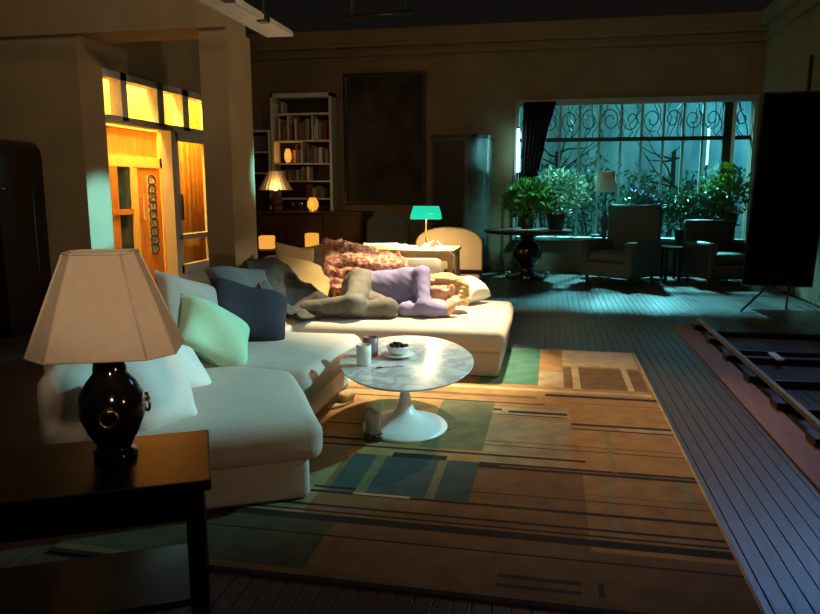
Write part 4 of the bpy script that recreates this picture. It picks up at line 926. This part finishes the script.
def foliage(c, r, n, size, m, parent, seed, up=.5, name='foliage'):
    rs = np.random.RandomState(seed); vs = []; fs = []
    for k in range(n):
        d = rs.normal(size=3); d /= np.linalg.norm(d); rad = rs.rand()**.5; p = np.array(c)+d*np.array(r)*rad
        a = d*.7+rs.normal(size=3)*.6+np.array([0, 0, up*.4]); a /= np.linalg.norm(a); b = np.cross(a, rs.normal(size=3)); b /= np.linalg.norm(b); nn = np.cross(a, b); s = size*rs.uniform(.6, 1.3); i = len(vs)
        vs += [p, p+a*s*.4+b*s*.26+nn*s*.06, p+a*s+nn*(-s*.12), p+a*s*.4-b*s*.26+nn*s*.06]; fs += [(i, i+1, i+2), (i, i+2, i+3)]
    o = link(name, vs, fs, m, parent); o['kind'] = 'stuff'; return o
def plant(x, y, z, pr, ph, h, spread, n, size, m, lab, seed, flower=None):
    t = thing('potted_plant', (x, y, z), lab, 'plant', 'plants by the window')
    MB().lathe([(pr*.7, 0), (pr*.75, .01), (pr, ph*.9), (pr*1.06, ph), (pr*.9, ph), (pr*.85, ph*.85)], (x, y, z), 20).build('pot', 'pot', t, True)
    MB().lathe([(pr*.88, ph*.84), (pr*.86, ph*.87)], (x, y, z), 16).build('soil', 'soil', t)
    mb = MB(); rs = np.random.RandomState(seed)
    for k in range(7):
        a = rs.uniform(0, 6.28); q = rs.uniform(.2, .7)*spread; mb.tube([(x, y, z+ph*.8), (x+q*.4*math.cos(a), y+q*.4*math.sin(a), z+ph+h*.4), (x+q*math.cos(a), y+q*math.sin(a), z+ph+h*.8)], .007, 5)
    mb.build('stems', 'stem', t)
    foliage((x, y, z+ph+h*.5), (spread, spread*.7, h*.55), n, size, m, t, seed)
    if flower: foliage((x, y, z+ph+h*.85), (spread*.6, spread*.5, h*.25), 50, size*.8, flower, t, seed+50, name='flowers')
# pedestal table with plants
tzr = .72; q = atz(540, 234, tzr); tx_, ty_ = -.33, 10.55
pd = thing('pedestal_table', (tx_, ty_, 0), 'dark glossy table on an urn-shaped pedestal below the potted plants', 'table')
glos = mat('black_gloss', (.012, .012, .014), .12, .6, coat=.5)
MB().lathe([(.60, tzr-.05), (.645, tzr-.035), (.65, tzr-.01), (.64, tzr)], (tx_, ty_, 0), 40).build('tabletop', 'redwood', pd)
MB().lathe([(.30, 0), (.31, .03), (.20, .06), (.09, .10), (.12, .18), (.20, .30), (.22, .40), (.17, .50), (.09, .56), (.12, .63), (.28, tzr-.05)], (tx_, ty_, 0), 32).build('pedestal', glos, pd, True)
for a in (30, 150, 270): MB().lathe([(.02, 0), (.05, .02), (.055, .05), (.03, .08)], (tx_+.34*math.cos(R(a)), ty_+.34*math.sin(R(a)), 0), 14).build('ball_foot', 'chrome', pd, True)
x0 = float(aty(528, 190, 10.4)[0]); plant(x0, 10.5, tzr, .11, .18, .50, .34, 900, .11, 'leaf', 'bright green leafy plant on the pedestal table, the leftmost', 21)
x0 = float(aty(566, 180, 10.7)[0]); plant(x0-.12, 10.72, tzr, .15, .24, .62, .46, 1200, .085, 'leafm', 'bushy blue-green plant on the pedestal table beside the drape', 22)
box_ = thing('tray', (tx_-.15, 10.2, tzr), 'pale flat dish at the front of the pedestal table', 'dish'); q = aty(528, 219, 10.2)
MB().lathe([(.11, 0), (.18, .012), (.19, .02), (.17, .018)], (float(q[0]), 10.2, tzr), 24).build('dish_plate', 'whitep', box_, True)
# small lamp by the settee
q = aty(606, 192, 11.2); sx_, sy_ = float(q[0]), 11.2; ez = .62
et = thing('end_table', (sx_, sy_, 0), 'small dark end table carrying the cream lamp by the window', 'table')
MB().lathe([(.2, ez-.03), (.21, ez-.01), (.2, ez)], (sx_, sy_, 0), 24).build('tabletop', 'darkwood', et); MB().lathe([(.16, 0), (.16, .02), (.03, .05), (.03, ez-.03)], (sx_, sy_, 0), 16).build('pedestal', 'darkwood', et, True)
slp = thing('table_lamp', (sx_, sy_, ez), 'small lamp with a cream shade standing before the garden window', 'lamp')
q0, q1 = float(aty(606, 192, sy_)[2]), float(aty(606, 171, sy_)[2])
MB().lathe([(.07, 0), (.075, .015), (.03, .03), (.06, .12), (.07, .22), (.03, .32), (.012, .36), (.012, q0-ez)], (sx_, sy_, ez), 20).build('lamp_base', 'pot', slp, True)
o = MB().lathe([(.17, q0), (.115, q1)], (sx_, sy_, 0), 28, cap=False).build('lamp_shade', mat('cream_shade', (.78, .72, .55), .8, .2), slp, True); o.modifiers.new('s', 'SOLIDIFY').thickness = .004
# armchairs
def armchair(name, cx, cy, rz, m, lab, w_=.8, backh=.88):
    t = thing(name, (cx, cy, 0), lab, 'armchair'); tr = lambda mb: mb.rotz(R(rz), (cx, cy))
    tr(rbox(cx, cy, .10, w_, .74, .20, .03)).build('seat_base', m, t, True); tr(rbox(cx, cy-.04, .30, w_-.22, .62, .14, .05, bulge=.015)).build('seat_cushion', m, t, True)
    tr(rbox(cx, cy+.32, .10, w_, .16, backh-.10, .06)).build('backrest', m, t, True)
    tr(MB().tube([(cx-w_/2, cy+.32, backh-.02), (cx+w_/2, cy+.32, backh-.02)], .065, 14)).build('back_roll', m, t, True)
    for s_ in (-1, 1): tr(rbox(cx+s_*(w_/2-.06), cy-.04, .10, .13, .70, .50, .055)).build('arm', m, t, True)
    for sx in (-1, 1):
        for sy in (-1, 1): tr(MB().tube([(cx+sx*(w_/2-.07), cy+sy*.29, 0), (cx+sx*(w_/2-.07), cy+sy*.29, .11)], [.018, .026], 8)).build('leg', 'darkwood', t, True)
armchair('armchair', .98, 10.35, -38, 'tealchair', 'pale upholstered armchair before the garden window beside the cream lamp', .82, 1.05)
armchair('armchair', 2.33, 10.45, 18, mat('brown_leather', (.04, .03, .022), .5, .4), 'brown armchair at the right end of the garden window', .74, .84)
ct = thing('low_table', (1.62, 10.75, 0), 'low dark table between the two armchairs', 'table')
box('tabletop', (1.60, 10.5, .46), (1.86, 11.0, .50), 'darkwood', ct, .006)
for x in (1.62, 1.80):
    for y in (10.52, 10.94): box('leg', (x, y, 0), (x+.04, y+.04, .46), 'darkwood', ct)
# plants in front of the window
specs = [(655, 11.25, .55, .55, .30, 420, .09, 'leafd', 'dark leafy plant under the window beside the cream lamp', 'petal'), (683, 11.3, .55, .60, .30, 480, .09, 'leafd', 'dark plant standing before the middle of the window', None), (710, 11.25, .5, .62, .34, 600, .10, 'leafd', 'spreading plant at the window behind the brown armchair', None), (724, 11.35, .9, .60, .18, 80, .13, 'leafy', 'yellow-green plant at the right end of the window', None), (743, 11.2, .8, .66, .30, 560, .08, 'leaf', 'tall feathery plant in the right window corner', None), (640, 11.3, .62, .55, .28, 420, .08, 'leafd', 'violet-flowered plant behind the pale armchair', 'petal')]
for i, (px, Y, pz, h, s_, n, sz, m, lab, fl) in enumerate(specs):
    x0 = min(float(aty(px, 190, Y)[0]), 2.62)
    MBs = thing('plant_stand', (x0, Y, 0), 'slim dark plant stand under the '+lab.split(' at ')[0].split(' before ')[0].split(' under ')[0].split(' standing')[0].split(' in the')[0].split(' behind')[0]+(' near the lamp', ' by the window middle', ' behind the armchair', ' by the window post', ' in the corner', ' beside the settee')[i], 'stand')
    MB().lathe([(.12, 0), (.12, .02), (.02, .04), (.02, pz-.03), (.13, pz-.02), (.13, pz)], (x0, Y, 0), 16).build('stand_post', 'darkwood', MBs, True)
    plant(x0, Y, pz, .10, .16, h, s_, n, sz, m, lab, 60+i, fl)

# ================================================================== GRIP GEAR AT RIGHT
# black flag on a stand
fa = aty(765, 93, 8.55); fb = aty(742, 285, 8.55)
fl = thing('black_flag', (2.75, 8.55, fb[2]), 'tall black cloth flag blocking the right end of the window', 'flag')
fx0t, fx0b = float(fa[0]), float(fb[0]); zt2, zb2 = float(fa[2]), float(fb[2]); wv_ = .73
v = [(fx0b, 8.55, zb2), (fx0b+wv_, 8.55, zb2), (fx0t+wv_, 8.55, zt2), (fx0t, 8.55, zt2)]
MB().add(v+[(x, y+.012, z) for x, y, z in v], [(0, 1, 2, 3), (7, 6, 5, 4), (0, 4, 5, 1), (1, 5, 6, 2), (2, 6, 7, 3), (3, 7, 4, 0)]).build('cloth', 'flag', fl)
mb = MB()
for k in range(4): mb.tube([v[k], v[(k+1) % 4]], .010, 8)
mb.build('flag_frame', 'alu', fl, True)
sb_ = atz(778, 292, 0); sx_, sy_ = 2.72, 8.72
ps = thing('light_stand', (sx_, sy_, 0), 'tripod light stand at the right edge holding the black flag', 'stand')
MB().tube([(sx_, sy_, .12), (sx_+.02, sy_, 2.75)], .022, 12).build('pole', 'alu', ps, True)
MB().tube([(sx_, sy_, .9), (sx_, sy_, 1.0)], .034, 12).build('collar', 'alu', ps, True); MB().tube([(sx_, sy_, .42), (sx_, sy_, .50)], .036, 12).build('collar', 'alu', ps, True)
for px, py in ((741, 311), (816, 293), (786, 309)):
    e = atz(px, py, .012); e[0] = min(e[0], 2.96); e[1] = min(e[1], 9.3); MB().tube([(sx_, sy_, .46), e], [.012, .012], 8).build('leg', 'alu', ps, True); mid = (np.array([sx_, sy_, .46])+e)/2
    MB().tube([(sx_, sy_, .14), mid], .008, 6).build('brace', 'alu', ps, True)
MB().tube([(sx_-.02, sy_-.03, 2.2), (fx0t+.1, 8.585, 2.2)], .010, 8).build('grip_arm', 'alu', ps, True)
p2 = thing('light_stand', (2.93, 8.2, 0), 'second slim metal stand with clamps at the extreme right edge', 'stand')
MB().tube([(2.93, 8.2, 0), (2.93, 8.2, 2.8)], .016, 10).build('pole', 'chrome', p2, True)
for k in range(6): MB().lathe([(.03, 0), (.035, .015), (.02, .035)], (2.93, 8.2, .95+.16*k), 10).build('clamp', 'chrome', p2, True)
for a in (100, 200, 290): MB().tube([(2.93, 8.2, .3), (2.93+.3*math.cos(R(a))*.25, 8.2+.3*math.sin(R(a)), .01)], .009, 6).build('leg', 'chrome', p2, True)

# rail with crossbars on the floor
tr_ = thing('floor_track', (1.42, 5.3, 0), 'long rail on blocks with dark crossbars lying on the floor at right', 'track')
rX = 1.42
box('base_board', (1.185, 2.6, 0), (1.37, 7.05, .012), 'ply', tr_)
MB().box((rX-.012, 2.6, .055), (rX+.020, 7.10, .09), .006).build('rail', 'rail', tr_)
yy = 6.9; k = 0
while yy > 2.7:
    box('block', (rX-.07, yy-.07, .012 if False else 0), (rX+.045, yy+.07, .055), 'darkwood', tr_); yy -= .62
for y in (6.62, 5.86, 5.62, 4.95, 4.3, 3.6): box('crossbar', (rX+.02, y-.035, .0), (2.95, y+.035, .05), 'darkwood', tr_, .004)
box('rail', (2.86, 2.6, .055), (2.905, 7.1, .10), 'rail', tr_)
for y in (6.3, 4.6, 3.4): box('block', (2.84, y-.07, 0), (2.93, y+.07, .055), 'darkwood', tr_)
q = atz(775, 361, .02); box('splice_plate', (q[0]-.02, q[1]-.12, .05), (q[0]+.03, q[1]+.12, .062), 'marker', tr_)
# dark mat lying between sofa and window
q0 = atz(590, 322, 0); 

# overhead fixture
fz = 2.5
e0 = atz(266, 37, fz); e1 = atz(291, 36.5, fz)
fx_ = thing('ceiling_light_bank', (-2.15, 4.6, fz), 'long grey hanging light bank with a pale edge at the top left', 'light fixture')
ex0, ex1, eY = float(e0[0]), float(e1[0]), float(e1[1])
box('housing', (ex0, 3.2, fz), (ex1, eY, fz+.05), 'fixt', fx_, .004)
yk = eY-.02
for k in range(4):
    box('edge_strip', (ex1, yk-.46, fz-.005), (ex1+.025, yk, fz+.03), 'white', fx_); box('clamp', (ex1-.04, yk-.56, fz-.012), (ex1+.03, yk-.48, fz+.06), 'alu', fx_); yk -= .58
for y in (3.6, eY-.3): MB().tube([((ex0+ex1)/2, y, fz+.05), ((ex0+ex1)/2, y, 5.0)], .008, 6).build('hanger', 'alu', fx_)
pipe = thing('pipe_grid', (-.5, 9, 3.9), 'dark rigging pipe hanging in the black space over the back wall', 'pipe')
q = aty(345, 18, 9.); q2 = aty(412, 12, 9.)
MB().tube([(q[0], 9, q[2]), (q2[0], 9, q2[2])], .03, 10).build('pipe', 'alu', pipe, True); MB().tube([(q2[0]-.1, 9, q2[2]), (q2[0]-.1, 9, 5.0)], .02, 8).build('drop_pipe', 'alu', pipe, True); MB().tube([(q[0]+.1, 9, q[2]), (q[0]+.1, 9, 5.0)], .02, 8).build('drop_pipe', 'alu', pipe, True)
